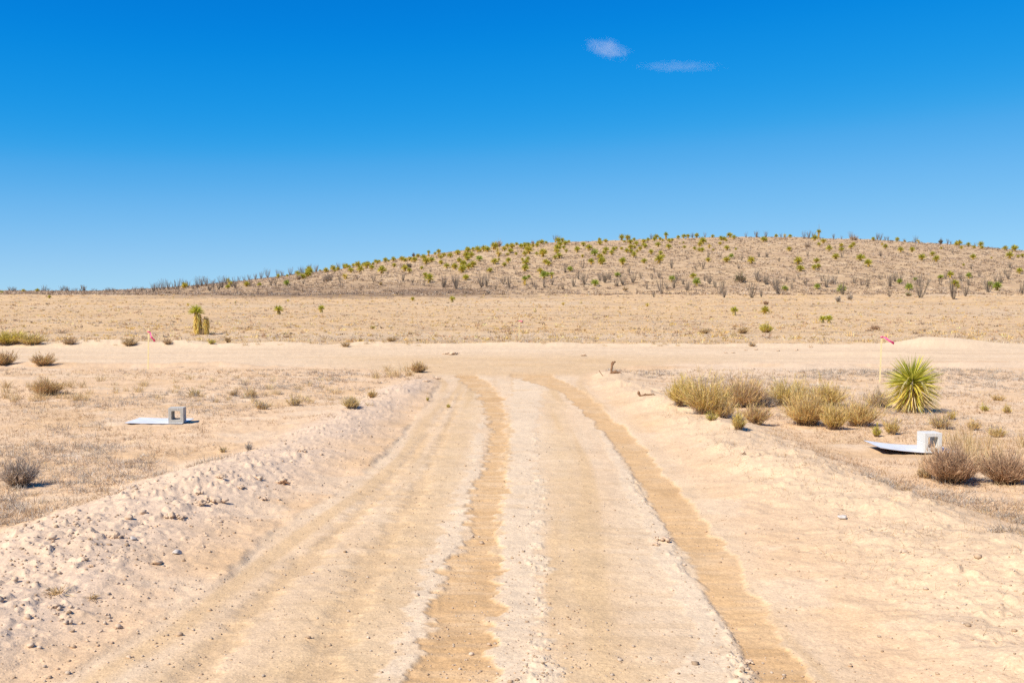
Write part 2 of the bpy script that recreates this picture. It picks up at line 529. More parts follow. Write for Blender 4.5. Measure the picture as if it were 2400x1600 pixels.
def ground_material():
    m, t, b = nmat("sandy_soil", 0.95)
    b.inputs["Specular IOR Level"].default_value = 0.1
    at_ = t.nodes.new("ShaderNodeAttribute")
    at_.attribute_name = "col"
    tc = t.nodes.new("ShaderNodeTexCoord")

    def noise(scale, detail=3, rough=0.6):
        n = t.nodes.new("ShaderNodeTexNoise")
        n.inputs["Scale"].default_value = scale
        n.inputs["Detail"].default_value = detail
        n.inputs["Roughness"].default_value = rough
        t.links.new(tc.outputs["Object"], n.inputs["Vector"])
        return n
    n1, n2, n3 = noise(55, 3), noise(14, 4), noise(210, 2, 0.7)
    vo = t.nodes.new("ShaderNodeTexVoronoi")
    vo.inputs["Scale"].default_value = 62
    vo.inputs["Randomness"].default_value = 1.0
    t.links.new(tc.outputs["Object"], vo.inputs["Vector"])

    def rng_(src, a, b, c, d):
        r = t.nodes.new("ShaderNodeMapRange")
        for k, v in zip(("From Min", "From Max", "To Min", "To Max"), (a, b, c, d)):
            r.inputs[k].default_value = v
        t.links.new(src, r.inputs["Value"])
        return r.outputs["Result"]

    def math_(op, a, b):
        m_ = t.nodes.new("ShaderNodeMath")
        m_.operation = op
        for i, v in enumerate((a, b)):
            if isinstance(v, (int, float)):
                m_.inputs[i].default_value = v
            else:
                t.links.new(v, m_.inputs[i])
        return m_.outputs[0]
    # each grain cell has its own tone; only some cells are stones that stand proud
    sepc = t.nodes.new("ShaderNodeSeparateColor")
    t.links.new(vo.outputs["Color"], sepc.inputs[0])
    tone = rng_(sepc.outputs[0], 0, 1, 0.93, 1.06)
    stone = math_('MULTIPLY', rng_(sepc.outputs[1], 0.74, 0.80, 0, 1), rng_(vo.outputs["Distance"], 0.15, 0.55, 1, 0))
    g1 = rng_(n1.outputs["Fac"], 0.3, 0.7, 0.87, 1.09)
    g3 = rng_(n3.outputs["Fac"], 0.3, 0.7, 0.88, 1.10)
    val = math_('MULTIPLY', math_('MULTIPLY', g1, g3), tone)
    mx = t.nodes.new("ShaderNodeMix")
    mx.data_type = 'RGBA'
    mx.blend_type = 'MULTIPLY'
    mx.inputs[0].default_value = 1.0
    t.links.new(at_.outputs["Color"], mx.inputs[6])
    t.links.new(val, mx.inputs[7])
    t.links.new(mx.outputs[2], b.inputs["Base Color"])
    hgt = math_('ADD', math_('ADD', math_('MULTIPLY', n2.outputs["Fac"], 1.6), n1.outputs["Fac"]), math_('ADD', math_('MULTIPLY', stone, 0.6), math_('MULTIPLY', n3.outputs["Fac"], 0.35)))
    bp = t.nodes.new("ShaderNodeBump")
    bp.inputs["Strength"].default_value = 0.36
    bp.inputs["Distance"].default_value = 0.011
    t.links.new(hgt, bp.inputs["Height"])
    t.links.new(bp.outputs[0], b.inputs["Normal"])
    return m


GROUND_MAT = ground_material()
make_ground()
#@@PART2
# ------------------------------------------------------------------ plant and stone builders
PLANT = plant_material("plant_tissue", 0.42)
DRY = plant_material("dry_plant_tissue", 0.28, 0.9)
UP = np.array((0, 0, 1.0))


def unit(v):
    return v / np.maximum(np.linalg.norm(v, axis=-1, keepdims=True), 1e-9)


class Bag:
    def __init__(self):
        self.V, self.Q, self.C, self.n = [], [], [], 0

    def add(self, V, Q, C):
        self.V.append(V)
        self.Q.append(Q + self.n)
        self.C.append(C)
        self.n += len(V)

    def mesh(self, name):
        if not self.V:
            return mk_mesh(name, np.zeros((0, 3)), np.zeros((0, 4)))
        return mk_mesh(name, np.concatenate(self.V), np.concatenate(self.Q), np.clip(np.concatenate(self.C), 0.005, 0.8))

    def blades(self, p, d, L, w, droop, col, seg=3, rng=None, taper=0.9, flat_up=False, face=None):
        """flat leaves / stalks: p start, d direction, L length, w full width"""
        n = len(p)
        rng = rng or RNG
        L, w, droop = (np.broadcast_to(np.asarray(q, float), (n,)) for q in (L, w, droop))
        col = np.broadcast_to(np.asarray(col, float), (n, 3))
        t = np.linspace(0, 1, seg + 1)
        cen = p[:, None] + d[:, None] * (L[:, None] * t)[..., None]
        cen = cen - UP * (droop[:, None] * L[:, None] * t ** 2)[..., None]
        rnd = np.tile(UP, (n, 1)) + rng.normal(0, 0.35 if flat_up else 0.9, (n, 3)) if face is None else face + rng.normal(0, 0.35, (n, 3))
        s = unit(np.cross(d, rnd))
        prof = np.where(t < 0.25, 0.75 + t, 1.0) * np.where(t > 0.45, 1 - taper * ((t - 0.45) / 0.55), 1.0)
        off = s[:, None] * (0.5 * w[:, None] * prof)[..., None]
        V = np.stack([cen - off, cen + off], 2).reshape(n, -1, 3)
        q = np.array([[2 * i, 2 * i + 1, 2 * i + 3, 2 * i + 2] for i in range(seg)])
        Q = (q[None] + (np.arange(n) * 2 * (seg + 1))[:, None, None]).reshape(-1, 4)
        C = np.repeat(col, 2 * (seg + 1), 0)
        self.add(V.reshape(-1, 3), Q, C)

    def tubes(self, path, r, col, sides=5):
        """path (n,k,3) centre lines, r (n,k) radii"""
        n, k = path.shape[:2]
        dirs = unit(np.gradient(path, axis=1))
        ref = np.tile(np.array((0.31, 0.17, 0.12)), (n, k, 1)) + np.array((0.6, 0, 0))
        a = unit(np.cross(dirs, ref))
        b = np.cross(dirs, a)
        ang = np.arange(sides) * 2 * math.pi / sides
        ring = a[:, :, None] * np.cos(ang)[:, None] + b[:, :, None] * np.sin(ang)[:, None]
        V = path[:, :, None] + ring * r[:, :, None, None]
        q = []
        for i in range(k - 1):
            for j in range(sides):
                j2 = (j + 1) % sides
                q.append([i * sides + j, i * sides + j2, (i + 1) * sides + j2, (i + 1) * sides + j])
        Q = (np.array(q)[None] + (np.arange(n) * k * sides)[:, None, None]).reshape(-1, 4)
        C = np.repeat(np.broadcast_to(np.asarray(col, float), (n, 3)), k * sides, 0)
        self.add(V.reshape(-1, 3), Q, C)


def dome_dirs(n, a0, a1, rng):
    """unit directions with angle from the zenith between a0 and a1 degrees"""
    c = rng.uniform(math.cos(math.radians(a1)), math.cos(math.radians(a0)), n)
    ph = rng.uniform(0, 2 * math.pi, n)
    s = np.sqrt(1 - c * c)
    return np.stack([s * np.cos(ph), s * np.sin(ph), c], 1)


def pal(n, cols, rng, jit=0.15):
    cols = np.array(cols, float)
    c = cols[rng.integers(0, len(cols), n)]
    return c * (1 + rng.normal(0, jit, (n, 1)))


def shrub_bags(w, h, cols, wood, n=260, twigs=4, rng=None, tw=0.006, spread=68, stiff=0.0):
    rng = rng or RNG
    st, tp = Bag(), Bag()
    d = dome_dirs(n, 0, spread, rng)
    rad = w / 2 / math.sin(math.radians(spread))
    rr = rng.uniform(0.55, 1.05, n)
    az = np.arctan2(d[:, 1], d[:, 0])
    lob = 1 + 0.22 * np.sin(2 * az + rng.uniform(0, 6)) + 0.16 * np.sin(3 * az + rng.uniform(0, 6)) + 0.12 * np.sin(5 * az + 4 * d[:, 2] + rng.uniform(0, 6))
    rr = rr * np.clip(lob, 0.55, 1.3)
    tip = d * np.array((rad, rad, h * 1.02)) * rr[:, None]
    ph, q = rng.uniform(0, 2 * math.pi, n), np.sqrt(rng.uniform(0, 1, n)) * w * 0.13
    p = np.stack([q * np.cos(ph), q * np.sin(ph), np.full(n, -0.015)], 1) + tip * np.array((0.12, 0.12, 0))
    v = tip - p
    L = np.linalg.norm(v, axis=1)
    dd = unit(v)
    st.blades(p, dd, L, tw * rng.uniform(0.8, 1.5, n), rng.uniform(-0.12, 0.06, n) + stiff, pal(n, wood, rng), 3, rng, face=unit(tip) * 0.6 + UP * 0.7)
    m = n * twigs
    k = rng.integers(0, n, m)
    t = rng.uniform(0.35, 0.97, m)
    p2 = p[k] + dd[k] * (L[k] * t)[:, None]
    d2 = unit(dd[k] + rng.normal(0, 0.42, (m, 3)) + UP * 0.25)
    tp.blades(p2, d2, h * rng.uniform(0.12, 0.3, m), tw * rng.uniform(0.6, 1.3, m), rng.uniform(-0.1, 0.1, m), pal(m, cols, rng, 0.2), 2, rng, face=unit(p2) * 0.6 + UP * 0.7)
    return st, tp


def tuft_bag(w, h, cols, n=60, rng=None, bw=0.005, bag=None, origin=(0, 0, 0), spread=48):
    """grass tuft: blades fanning out of one root"""
    rng = rng or RNG
    g = bag or Bag()
    d = dome_dirs(n, 0, spread, rng)
    ph, q = rng.uniform(0, 2 * math.pi, n), np.sqrt(rng.uniform(0, 1, n)) * w * 0.25
    p = np.stack([q * np.cos(ph), q * np.sin(ph), np.full(n, -0.01)], 1) + np.array(origin)
    g.blades(p, d, h * rng.uniform(0.5, 1.15, n) / np.maximum(d[:, 2], 0.45), bw * rng.uniform(0.7, 1.4, n), rng.uniform(0, 0.35, n), pal(n, cols, rng, 0.18), 2, rng, flat_up=True)
    return g


def ico(sub):
    bm = bmesh.new()
    bmesh.ops.create_icosphere(bm, subdivisions=sub, radius=1.0)
    V = np.array([v.co[:] for v in bm.verts])
    F = np.array([[v.index for v in f.verts] for f in bm.faces])
    bm.free()
    return V, F


ICO1, ICO2, ICO3 = ico(1), ico(2), ico(3)


def lump(rng, base=ICO3, rough=0.45, squash=0.7):
    V = base[0].copy()
    r = np.ones(len(V))
    for i in range(5):
        k = rng.normal(0, 1.6 * 1.7 ** i, 3)
        r += rough * 0.5 / (1.5 ** i) * np.sin(V @ k + rng.uniform(0, 6.3))
    for i in range(15):                                  # broken facets
        nrm = unit(rng.normal(0, 1, 3))
        cut = rng.uniform(0.45, 0.85)
        dist = (V * r[:, None]) @ nrm
        r = np.where(dist > cut, r * cut / np.maximum(dist, 1e-6), r)
    r = r * (1 + rng.normal(0, 0.06, len(V)))
    V = V * r[:, None] * np.array((1, rng.uniform(0.7, 1), squash * rng.uniform(0.8, 1.1)))
    return V


def stone_material(name, c1, c2, scale, rough=0.95, bump=0.4, dist=0.01):
    m, t, b = nmat(name, rough)
    tc = t.nodes.new("ShaderNodeTexCoord")
    n = t.nodes.new("ShaderNodeTexNoise")
    n.inputs["Scale"].default_value = scale
    n.inputs["Detail"].default_value = 5
    t.links.new(tc.outputs["Object"], n.inputs["Vector"])
    r = t.nodes.new("ShaderNodeValToRGB")
    r.color_ramp.elements[0].color = (*c1, 1)
    r.color_ramp.elements[1].color = (*c2, 1)
    r.color_ramp.elements[0].position = 0.35
    r.color_ramp.elements[1].position = 0.65
    t.links.new(n.outputs["Fac"], r.inputs[0])
    t.links.new(r.outputs[0], b.inputs["Base Color"])
    bp = t.nodes.new("ShaderNodeBump")
    bp.inputs["Strength"].default_value = bump
    bp.inputs["Distance"].default_value = dist
    t.links.new(n.outputs["Fac"], bp.inputs["Height"])
    t.links.new(bp.outputs[0], b.inputs["Normal"])
    return m


CLOD_M = stone_material("dry_clod", (0.50, 0.345, 0.22), (0.62, 0.47, 0.325), 30)
ROCK_M = stone_material("pale_stone", (0.42, 0.37, 0.32), (0.60, 0.54, 0.47), 25)
CONC_M = stone_material("concrete", (0.36, 0.34, 0.295), (0.50, 0.47, 0.41), 60, 0.9, 0.5, 0.004)
CONCW_M = stone_material("pale_concrete", (0.52, 0.51, 0.47), (0.66, 0.64, 0.58), 60, 0.9, 0.5, 0.004)
WOODY_M = stone_material("lath_wood", (0.70, 0.56, 0.28), (0.80, 0.66, 0.36), 40, 0.7, 0.2, 0.002)
RIB_M = stone_material("pink_flagging", (0.86, 0.06, 0.22), (0.95, 0.12, 0.32), 20, 0.45, 0.1, 0.002)
SIGN_M = stone_material("white_enamel", (0.64, 0.63, 0.60), (0.73, 0.75, 0.78), 7, 0.4, 0.05, 0.001)
BACK_M = stone_material("shaded_red_backing", (0.10, 0.035, 0.025), (0.16, 0.06, 0.04), 15, 0.8, 0.2, 0.002)  # reddish underside; the shadow beneath the board is put into its dark colour
DEAD_M = stone_material("dead_wood", (0.16, 0.085, 0.045), (0.34, 0.19, 0.10), 35, 0.9, 0.5, 0.005)


# ------------------------------------------------------------------ concrete blocks, boards, survey stakes
def pxm(Y):
    return FPX / Y


def hollow_block(name, w, h, d, wall, groove, mat, label, loc, rotz):
    """half block lying with its core towards the camera, a joint groove half way up both ears"""
    t = wall
    z = [0, t, h / 2 - groove, h / 2 + groove, h - t, h]
    bm = bmesh.new()
    o = [(-w / 2, 0), (w / 2, 0), (w / 2, h / 2 - groove), (w / 2 - groove, h / 2), (w / 2, h / 2 + groove), (w / 2, h), (-w / 2, h),
         (-w / 2, h / 2 + groove), (-w / 2 + groove, h / 2), (-w / 2, h / 2 - groove)]
    a, b, c, e = -w / 2 + t, w / 2 - t, t * 1.05, h - t
    r = 0.018
    inner = []
    for cx, cy, a0 in ((a + r, c + r, 180), (b - r, c + r, 270), (b - r, e - r, 0), (a + r, e - r, 90)):
        for k in range(4):
            g = math.radians(a0 + k * 30)
            inner.append((cx + r * math.cos(g), cy + r * math.sin(g)))
    taper = 0.006
    cxm, cym = 0, h / 2

    def loop(pts, y, sc=0.0):
        return [bm.verts.new((x - sc * (1 if x > cxm else -1), y, zz - sc * (1 if zz > cym else -1))) for x, zz in pts]
    of, ob = loop(o, -d / 2), loop(o, d / 2)
    nf, nb = loop(inner, -d / 2), loop(inner, d / 2, taper)
    for A, B, flip in ((of, ob, False), (nf, nb, True)):
        n = len(A)
        for i in range(n):
            f = [A[i], A[(i + 1) % n], B[(i + 1) % n], B[i]]
            bm.faces.new(f[::-1] if flip else f)
    for O, N in ((of, nf), (ob, nb)):
        es = []
        for L in (O, N):
            for i in range(len(L)):
                ed = bm.edges.get((L[i], L[(i + 1) % len(L)]))
                es.append(ed)
        bmesh.ops.triangle_fill(bm, use_beauty=True, use_dissolve=False, edges=es)
    bmesh.ops.recalc_face_normals(bm, faces=bm.faces)
    me = bpy.data.meshes.new(name)
    bm.to_mesh(me)
    bm.free()
    ob_ = link(name, me, mat, loc=loc, rotz=rotz)
    bv = ob_.modifiers.new("worn_edge", 'BEVEL')
    bv.width = 0.004
    bv.segments = 2
    bv.limit_method = 'ANGLE'
    return tag(ob_, label, "concrete block", "concrete blocks weighing down the boards")


def board(x0, x1, y0, y1, zf, label, th=0.006):
    """white sheet: zf(x, y) gives its height; enamel face and reddish backing, darkened as if shaded, are two parts"""
    nx, ny = 24, 12
    xs, ys = np.linspace(x0, x1, nx), np.linspace(y0, y1, ny)
    cx, cy = (x0 + x1) / 2, (y0 + y1) / 2
    base = min(zf(x, y) for x in (x0, x1) for y in (y0, y1))
    root = empty("sign_board", (cx, cy, base))
    tag(root, label, "board", "white boards lying on the sand")
    for nm, lo, hi, mat in (("face_sheet", th * 0.5, th, SIGN_M), ("backing_sheet", 0.0, th * 0.5 - 0.0004, BACK_M)):
        bm = bmesh.new()
        top = [[bm.verts.new((x - cx, y - cy, zf(x, y) + hi - base)) for x in xs] for y in ys]
        bot = [[bm.verts.new((x - cx, y - cy, zf(x, y) + lo - base)) for x in xs] for y in ys]
        for j in range(ny - 1):
            for i in range(nx - 1):
                bm.faces.new([top[j][i], top[j][i + 1], top[j + 1][i + 1], top[j + 1][i]])
                bm.faces.new([bot[j][i], bot[j + 1][i], bot[j + 1][i + 1], bot[j][i + 1]])
        for i in range(nx - 1):
            bm.faces.new([bot[0][i], bot[0][i + 1], top[0][i + 1], top[0][i]])
            bm.faces.new([top[-1][i], top[-1][i + 1], bot[-1][i + 1], bot[-1][i]])
        for j in range(ny - 1):
            bm.faces.new([top[j][0], top[j + 1][0], bot[j + 1][0], bot[j][0]])
            bm.faces.new([bot[j][-1], bot[j + 1][-1], top[j + 1][-1], top[j][-1]])
        me = bpy.data.meshes.new(nm)
        bm.to_mesh(me)
        bm.free()
        for p in me.polygons:
            p.use_smooth = False
        link(nm, me, mat, root)
    return root


# left pair
lx, ly, lz = at(413, 993)
SITES = []
lb = lz + 0.018
board(lx - 0.69, lx + 0.11, ly - 0.09, ly + 0.48, lambda x, y: lb + 0.012 * ((lx - x) / 0.7) ** 2 - 0.006 + 0.01 * (y - ly),
      "flat white board on the sand under the grey concrete block")
hollow_block("concrete_block", 0.205, 0.212, 0.2, 0.042, 0.004, CONC_M, "grey hollow concrete block with a dark side, standing on a flat white board", (lx, ly + 0.05, lb + 0.001), math.radians(7))
SITES.append((lx - 0.3, ly, 0.6))
# right pair
rx, ry, rz_ = at(2181, 1062)
rb = rz_ + 0.014


def right_zf(x, y):
    k = np.clip((rx - 0.05 - x) / 0.55, 0, 1.3)
    return rb + 0.055 * k ** 1.6 + 0.012 * (y - ry)


board(rx - 0.60, rx + 0.27, ry - 0.09, ry + 0.46, right_zf, "white board curling up off the sand beside the big yucca, red-brown underneath")
hollow_block("concrete_block", 0.2, 0.212, 0.2, 0.042, 0.004, CONCW_M, "whitish hollow concrete block partly behind the brown bush and golden grass", (rx + 0.005, ry + 0.05, rb + 0.006), math.radians(2))
SITES.append((rx - 0.15, ry + 0.1, 0.75))


def stake(px, py, top_py, lean, ribbon, label):
    x, y, z = at(px, py)
    h = (py - top_py) / pxm(y)
    root = empty("survey_stake", (x, y, z))
    tag(root, label, "survey stake", "survey stakes with pink ribbons")
    bm = bmesh.new()
    w, th = 0.030, 0.010
    rows = [(-0.15, 1), (h * 0.5, 1), (h - 0.01, 1), (h, 0.8)]
    rings = []
    for zz, k in rows:
        ox = lean * zz
        rings.append([bm.verts.new((ox + sx * w / 2 * k, sy * th / 2 * k, zz)) for sx, sy in ((-1, -1), (1, -1), (1, 1), (-1, 1))])
    for a, b in zip(rings[:-1], rings[1:]):
        for i in range(4):
            bm.faces.new([a[i], a[(i + 1) % 4], b[(i + 1) % 4], b[i]])
    bm.faces.new(rings[-1])
    bm.faces.new(rings[0][::-1])
    me = bpy.data.meshes.new("lath")
    bm.to_mesh(me)
    bm.free()
    link("lath", me, WOODY_M, root)
    # ribbon: a knot round the lath and a creased streamer
    z0 = h - ribbon[0]
    ox = lean * z0
    V, Q = [], []
    n = 14
    for i in range(n + 1):
        t = i / n
        cx = ox + 0.018 + ribbon[1] * t
        cz = z0 - ribbon[2] * t ** 1.2 + 0.012 * math.sin(t * 9)
        cy = -0.02 + 0.03 * math.sin(t * 7 + 1)
        hw = 0.026 * (0.55 + 0.6 * t) * (1 - 0.35 * math.sin(t * 11) ** 2)
        nx, nz = ribbon[2], ribbon[1]
        ln = math.hypot(nx, nz)
        for s_ in (-1, 1):
            V.append((cx + s_ * hw * nx / ln, cy + s_ * 0.012 * math.sin(t * 13), cz + s_ * hw * nz / ln))
    for i in range(n):
        Q.append((2 * i, 2 * i + 1, 2 * i + 3, 2 * i + 2))
    k = len(V)
    for zz in (-0.016, 0.016):
        for sx, sy in ((-1, -1), (1, -1), (1, 1), (-1, 1)):
            V.append((ox + sx * 0.021, sy * 0.011, z0 + zz))
    for i in range(4):
        Q.append((k + i, k + (i + 1) % 4, k + 4 + (i + 1) % 4, k + 4 + i))
    me = mk_mesh("ribbon", np.array(V), np.array(Q))
    o = link("ribbon", me, RIB_M, root)
    so = o.modifiers.new("tape_thickness", 'SOLIDIFY')
    so.thickness = 0.0015


stake(347, 864, 769, 0.028, (0.08, 0.13, 0.25), "wooden survey stake with a hanging pink ribbon, below the tall two-headed yucca")
stake(1216, 798, 743, 0.02, (0.15, 0.14, 0.03), "wooden survey stake with a short pink ribbon, beyond the cross road")
stake(2062, 893, 785, 0.026, (0.025, 0.25, 0.15), "wooden survey stake with a streaming pink ribbon, just behind the big round yucca")

# ------------------------------------------------------------------ yuccas
GREEN = [(0.32, 0.34, 0.04), (0.50, 0.48, 0.05), (0.64, 0.58, 0.08), (0.72, 0.64, 0.12)]
DKGREEN = [(0.36, 0.36, 0.04), (0.50, 0.46, 0.06), (0.62, 0.54, 0.09)]
YELLOW = [(0.70, 0.55, 0.10), (0.76, 0.58, 0.15), (0.60, 0.50, 0.09)]
STRAW = [(0.74, 0.57, 0.29), (0.79, 0.64, 0.36), (0.66, 0.48, 0.22)]
GOLD = [(0.78, 0.54, 0.13), (0.80, 0.60, 0.18), (0.70, 0.46, 0.10)]


def rosette(bag, R, n, zc, rng, cols, low=YELLOW, wid=0.035, a1=118, seg=3):
    d = dome_dirs(n, 3, a1, rng)
    ang = np.degrees(np.arccos(d[:, 2]))
    c = pal(n, cols, rng, 0.15)
    lo = pal(n, low, rng, 0.12)
    k = np.clip((ang - 82) / 25 + rng.normal(0, 0.2, n), 0, 1)[:, None]
    c = c * (1 - k) + lo * k
    p = d * R * 0.10 * np.array((1, 1, 1.6)) + np.array((0, 0, zc))
    bag.blades(p, d, R * rng.uniform(0.78, 1.05, n), R * wid * rng.uniform(0.8, 1.2, n), rng.uniform(0, 0.12, n), c, seg, rng, 0.93)


def skirt(bag, R, n, ztop, zbot, rad, rng, cols, wid=0.035):
    """dead leaves hanging against the trunk"""
    ph = rng.uniform(0, 2 * math.pi, n)
    z = rng.uniform(zbot, ztop, n)
    r0 = rad * rng.uniform(0.5, 1.0, n)
    p = np.stack([r0 * np.cos(ph), r0 * np.sin(ph), z], 1)
    out = rng.uniform(0.12, 0.55, n)
    d = unit(np.stack([out * np.cos(ph), out * np.sin(ph), np.full(n, -1.0)], 1) + rng.normal(0, 0.12, (n, 3)))
    L = np.minimum(R * rng.uniform(0.6, 1.0, n), np.maximum(z + 0.02, 0.03) / np.maximum(-d[:, 2], 0.2))
    bag.blades(p, d, L, R * wid * rng.uniform(0.8, 1.4, n), 0.0, pal(n, cols, rng, 0.15), 2, rng, 0.85, face=np.stack([np.cos(ph), np.sin(ph), np.full(n, 0.4)], 1))


def trunk_bag(pts, rads, col):
    b = Bag()
    b.tubes(np.array(pts, float)[None], np.array(rads, float)[None], col, 9)
    return b


# the big one at the right
rng = np.random.default_rng(11)
x, y, z = at(2137, 966)
root = empty("yucca", (x, y, z))
tag(root, "big round yucca with spiky yellow-green leaves in front of the survey stake", "yucca")
b = Bag()
rosette(b, 0.45, 440, 0.45, rng, GREEN, wid=0.036, a1=126, seg=4)
d = dome_dirs(46, 25, 105, rng)
b.blades(d * 0.05 + np.array((0, 0, 0.46)), d, rng.uniform(0.3, 0.5, 46), 0.017, rng.uniform(0.25, 0.8, 46), pal(46, GREEN + YELLOW, rng), 5, rng, 0.9)
link("leaf_rosette", b.mesh("leaf_rosette"), PLANT, root)
b = Bag()
nn = 300
d = dome_dirs(nn, 112, 176, rng)
p = d * 0.05 + np.array((0, 0, 1.0)) * rng.uniform(0.26, 0.42, (nn, 1))
b.blades(p, d, np.minimum(0.46 * rng.uniform(0.8, 1.05, nn), (p[:, 2] + 0.02) / np.maximum(-d[:, 2], 0.3)), 0.017, 0.02, pal(nn, YELLOW + STRAW, rng), 3, rng, 0.8, face=d * np.array((1, 1, 0)) + UP * 0.4)
link("drooping_leaf_skirt", b.mesh("drooping_leaf_skirt"), DRY, root)
b = Bag()
nn = 26
d = unit(dome_dirs(nn, 40, 100, rng) + np.array((0, -0.5, 0)))
b.blades(d * 0.10 + np.array((0, 0, 0.47)), d, 0.36, 0.008, rng.uniform(0.5, 1.1, nn), pal(nn, [(0.62, 0.55, 0.36), (0.52, 0.44, 0.27)], rng), 5, rng, 0.6)
link("withered_leaf_curls", b.mesh("withered_leaf_curls"), DRY, root)
b = trunk_bag([(0, 0, -0.05), (0, 0, 0.2), (0, 0, 0.44)], [0.06, 0.055, 0.05], (0.24, 0.16, 0.09))
link("trunk", b.mesh("trunk"), DRY, root)

# the tall one with two heads at the left
x, y, z = at(470, 784)
k = 1.0 / pxm(y)
root = empty("yucca", (x, y, z))
tag(root, "tall yucca with a green crown and a second headless trunk under straw", "yucca")
b = Bag()
rosette(b, 0.42, 300, 1.05, rng, GREEN, low=GREEN, wid=0.05, a1=100)
o = link("leaf_rosette", b.mesh("leaf_rosette"), PLANT, root, loc=(-10 * k, 0, 0))
b = Bag()
skirt(b, 0.36, 520, 1.02, 0.12, 0.15, rng, GOLD, 0.06)
link("dead_leaf_skirt", b.mesh("dead_leaf_skirt"), DRY, root, loc=(-6 * k, 0, 0))
b = Bag()
skirt(b, 0.30, 330, 0.80, 0.10, 0.12, rng, GOLD, 0.06)
d = dome_dirs(60, 20, 95, rng)
b.blades(d * 0.08 + np.array((0, 0, 0.76)), d, 0.10, 0.016, 0.6, pal(60, [(0.30, 0.22, 0.08), (0.4, 0.3, 0.12)], rng), 2, rng)
link("dead_leaf_skirt", b.mesh("dead_leaf_skirt"), DRY, root, loc=(13 * k, 0.02, 0))
b = trunk_bag([(0.05, 0, -0.1), (-0.1, 0, 0.5), (-10 * k, 0, 1.05)], [0.16, 0.13, 0.09], (0.30, 0.2, 0.1))
link("trunk", b.mesh("trunk"), DRY, root)
b = trunk_bag([(0.08, 0, -0.1), (0.24, 0, 0.35), (13 * k, 0, 0.78)], [0.13, 0.11, 0.09], (0.30, 0.2, 0.1))
link("trunk", b.mesh("trunk"), DRY, root)


def small_yucca_mesh(name, seed, R=0.5, n=170, zc=0.36, cols=DKGREEN, low=YELLOW, nsk=50, skc=GOLD, trunk=0.0, wid=0.10, stalk=0.0):
    g = np.random.default_rng(seed)
    b = Bag()
    if n:
        rosette(b, R, n, zc + trunk, g, cols, low, wid=wid, a1=112, seg=2)
    skirt(b, R * 0.9, nsk, zc + trunk * 0.95, 0.08, 0.10 + trunk * 0.06, g, skc, wid)
    b.tubes(np.array([[(0, 0, -0.12), (0, 0, zc * 0.5), (0, 0, zc + trunk)]]), np.array([[0.07, 0.065, 0.05]]), (0.26, 0.18, 0.09), 6)
    if stalk:
        b.tubes(np.array([[(0, 0, zc + trunk), (0.03, 0, zc + trunk + stalk * 0.5), (0.02, 0, zc + trunk + stalk)]]), np.array([[0.03, 0.025, 0.015]]), (0.42, 0.30, 0.2), 5)
    return b.mesh(name)


BRIGHT = [(0.40, 0.45, 0.07), (0.50, 0.52, 0.10), (0.30, 0.35, 0.06)]
YMESH = {
    'd': [small_yucca_mesh("yucca_plant", 100 + i, low=YELLOW) for i in range(4)],
    'o': [small_yucca_mesh("yucca_plant", 110 + i, cols=[(0.54, 0.46, 0.06), (0.66, 0.54, 0.09), (0.42, 0.39, 0.05)], nsk=70) for i in range(3)],
    'y': [small_yucca_mesh("yucca_plant", 120 + i, cols=YELLOW, low=GOLD, n=70, nsk=80) for i in range(2)],
    'g': [small_yucca_mesh("yucca_plant", 130 + i, cols=BRIGHT, low=BRIGHT, nsk=20) for i in range(2)],
    't': [small_yucca_mesh("yucca_plant", 140 + i, cols=BRIGHT, trunk=0.5, nsk=120) for i in range(2)],
    'T': [small_yucca_mesh("yucca_plant", 150, trunk=0.75, nsk=140, stalk=1.3)],
    's': [small_yucca_mesh("yucca_plant", 160, n=0, zc=0.6, R=0.6, nsk=160, skc=STRAW)],
    'k': [small_yucca_mesh("yucca_plant", 170 + i, cols=GREEN, nsk=150, skc=STRAW + YELLOW, zc=0.55) for i in range(2)],
}
_cnt = [0]


def put_yucca(px, py, wpx, kind, label, group=None, name="yucca", grow=1.45):
    """px, py: centre of the rosette's foot in the photograph; wpx: its width there"""
    x, y, z = at(px, py)
    ms = YMESH[kind]
    _cnt[0] += 1
    o = link(name, ms[_cnt[0] % len(ms)], PLANT, loc=(x, y, z - 0.02), rotz=(_cnt[0] * 2.4) % 6.283)
    s = grow * wpx / pxm(y) / 0.98
    o.scale = (s, s, s * (0.95 + 0.12 * math.sin(_cnt[0] * 1.7)))
    tag(o, label, "yucca", group)
    return o


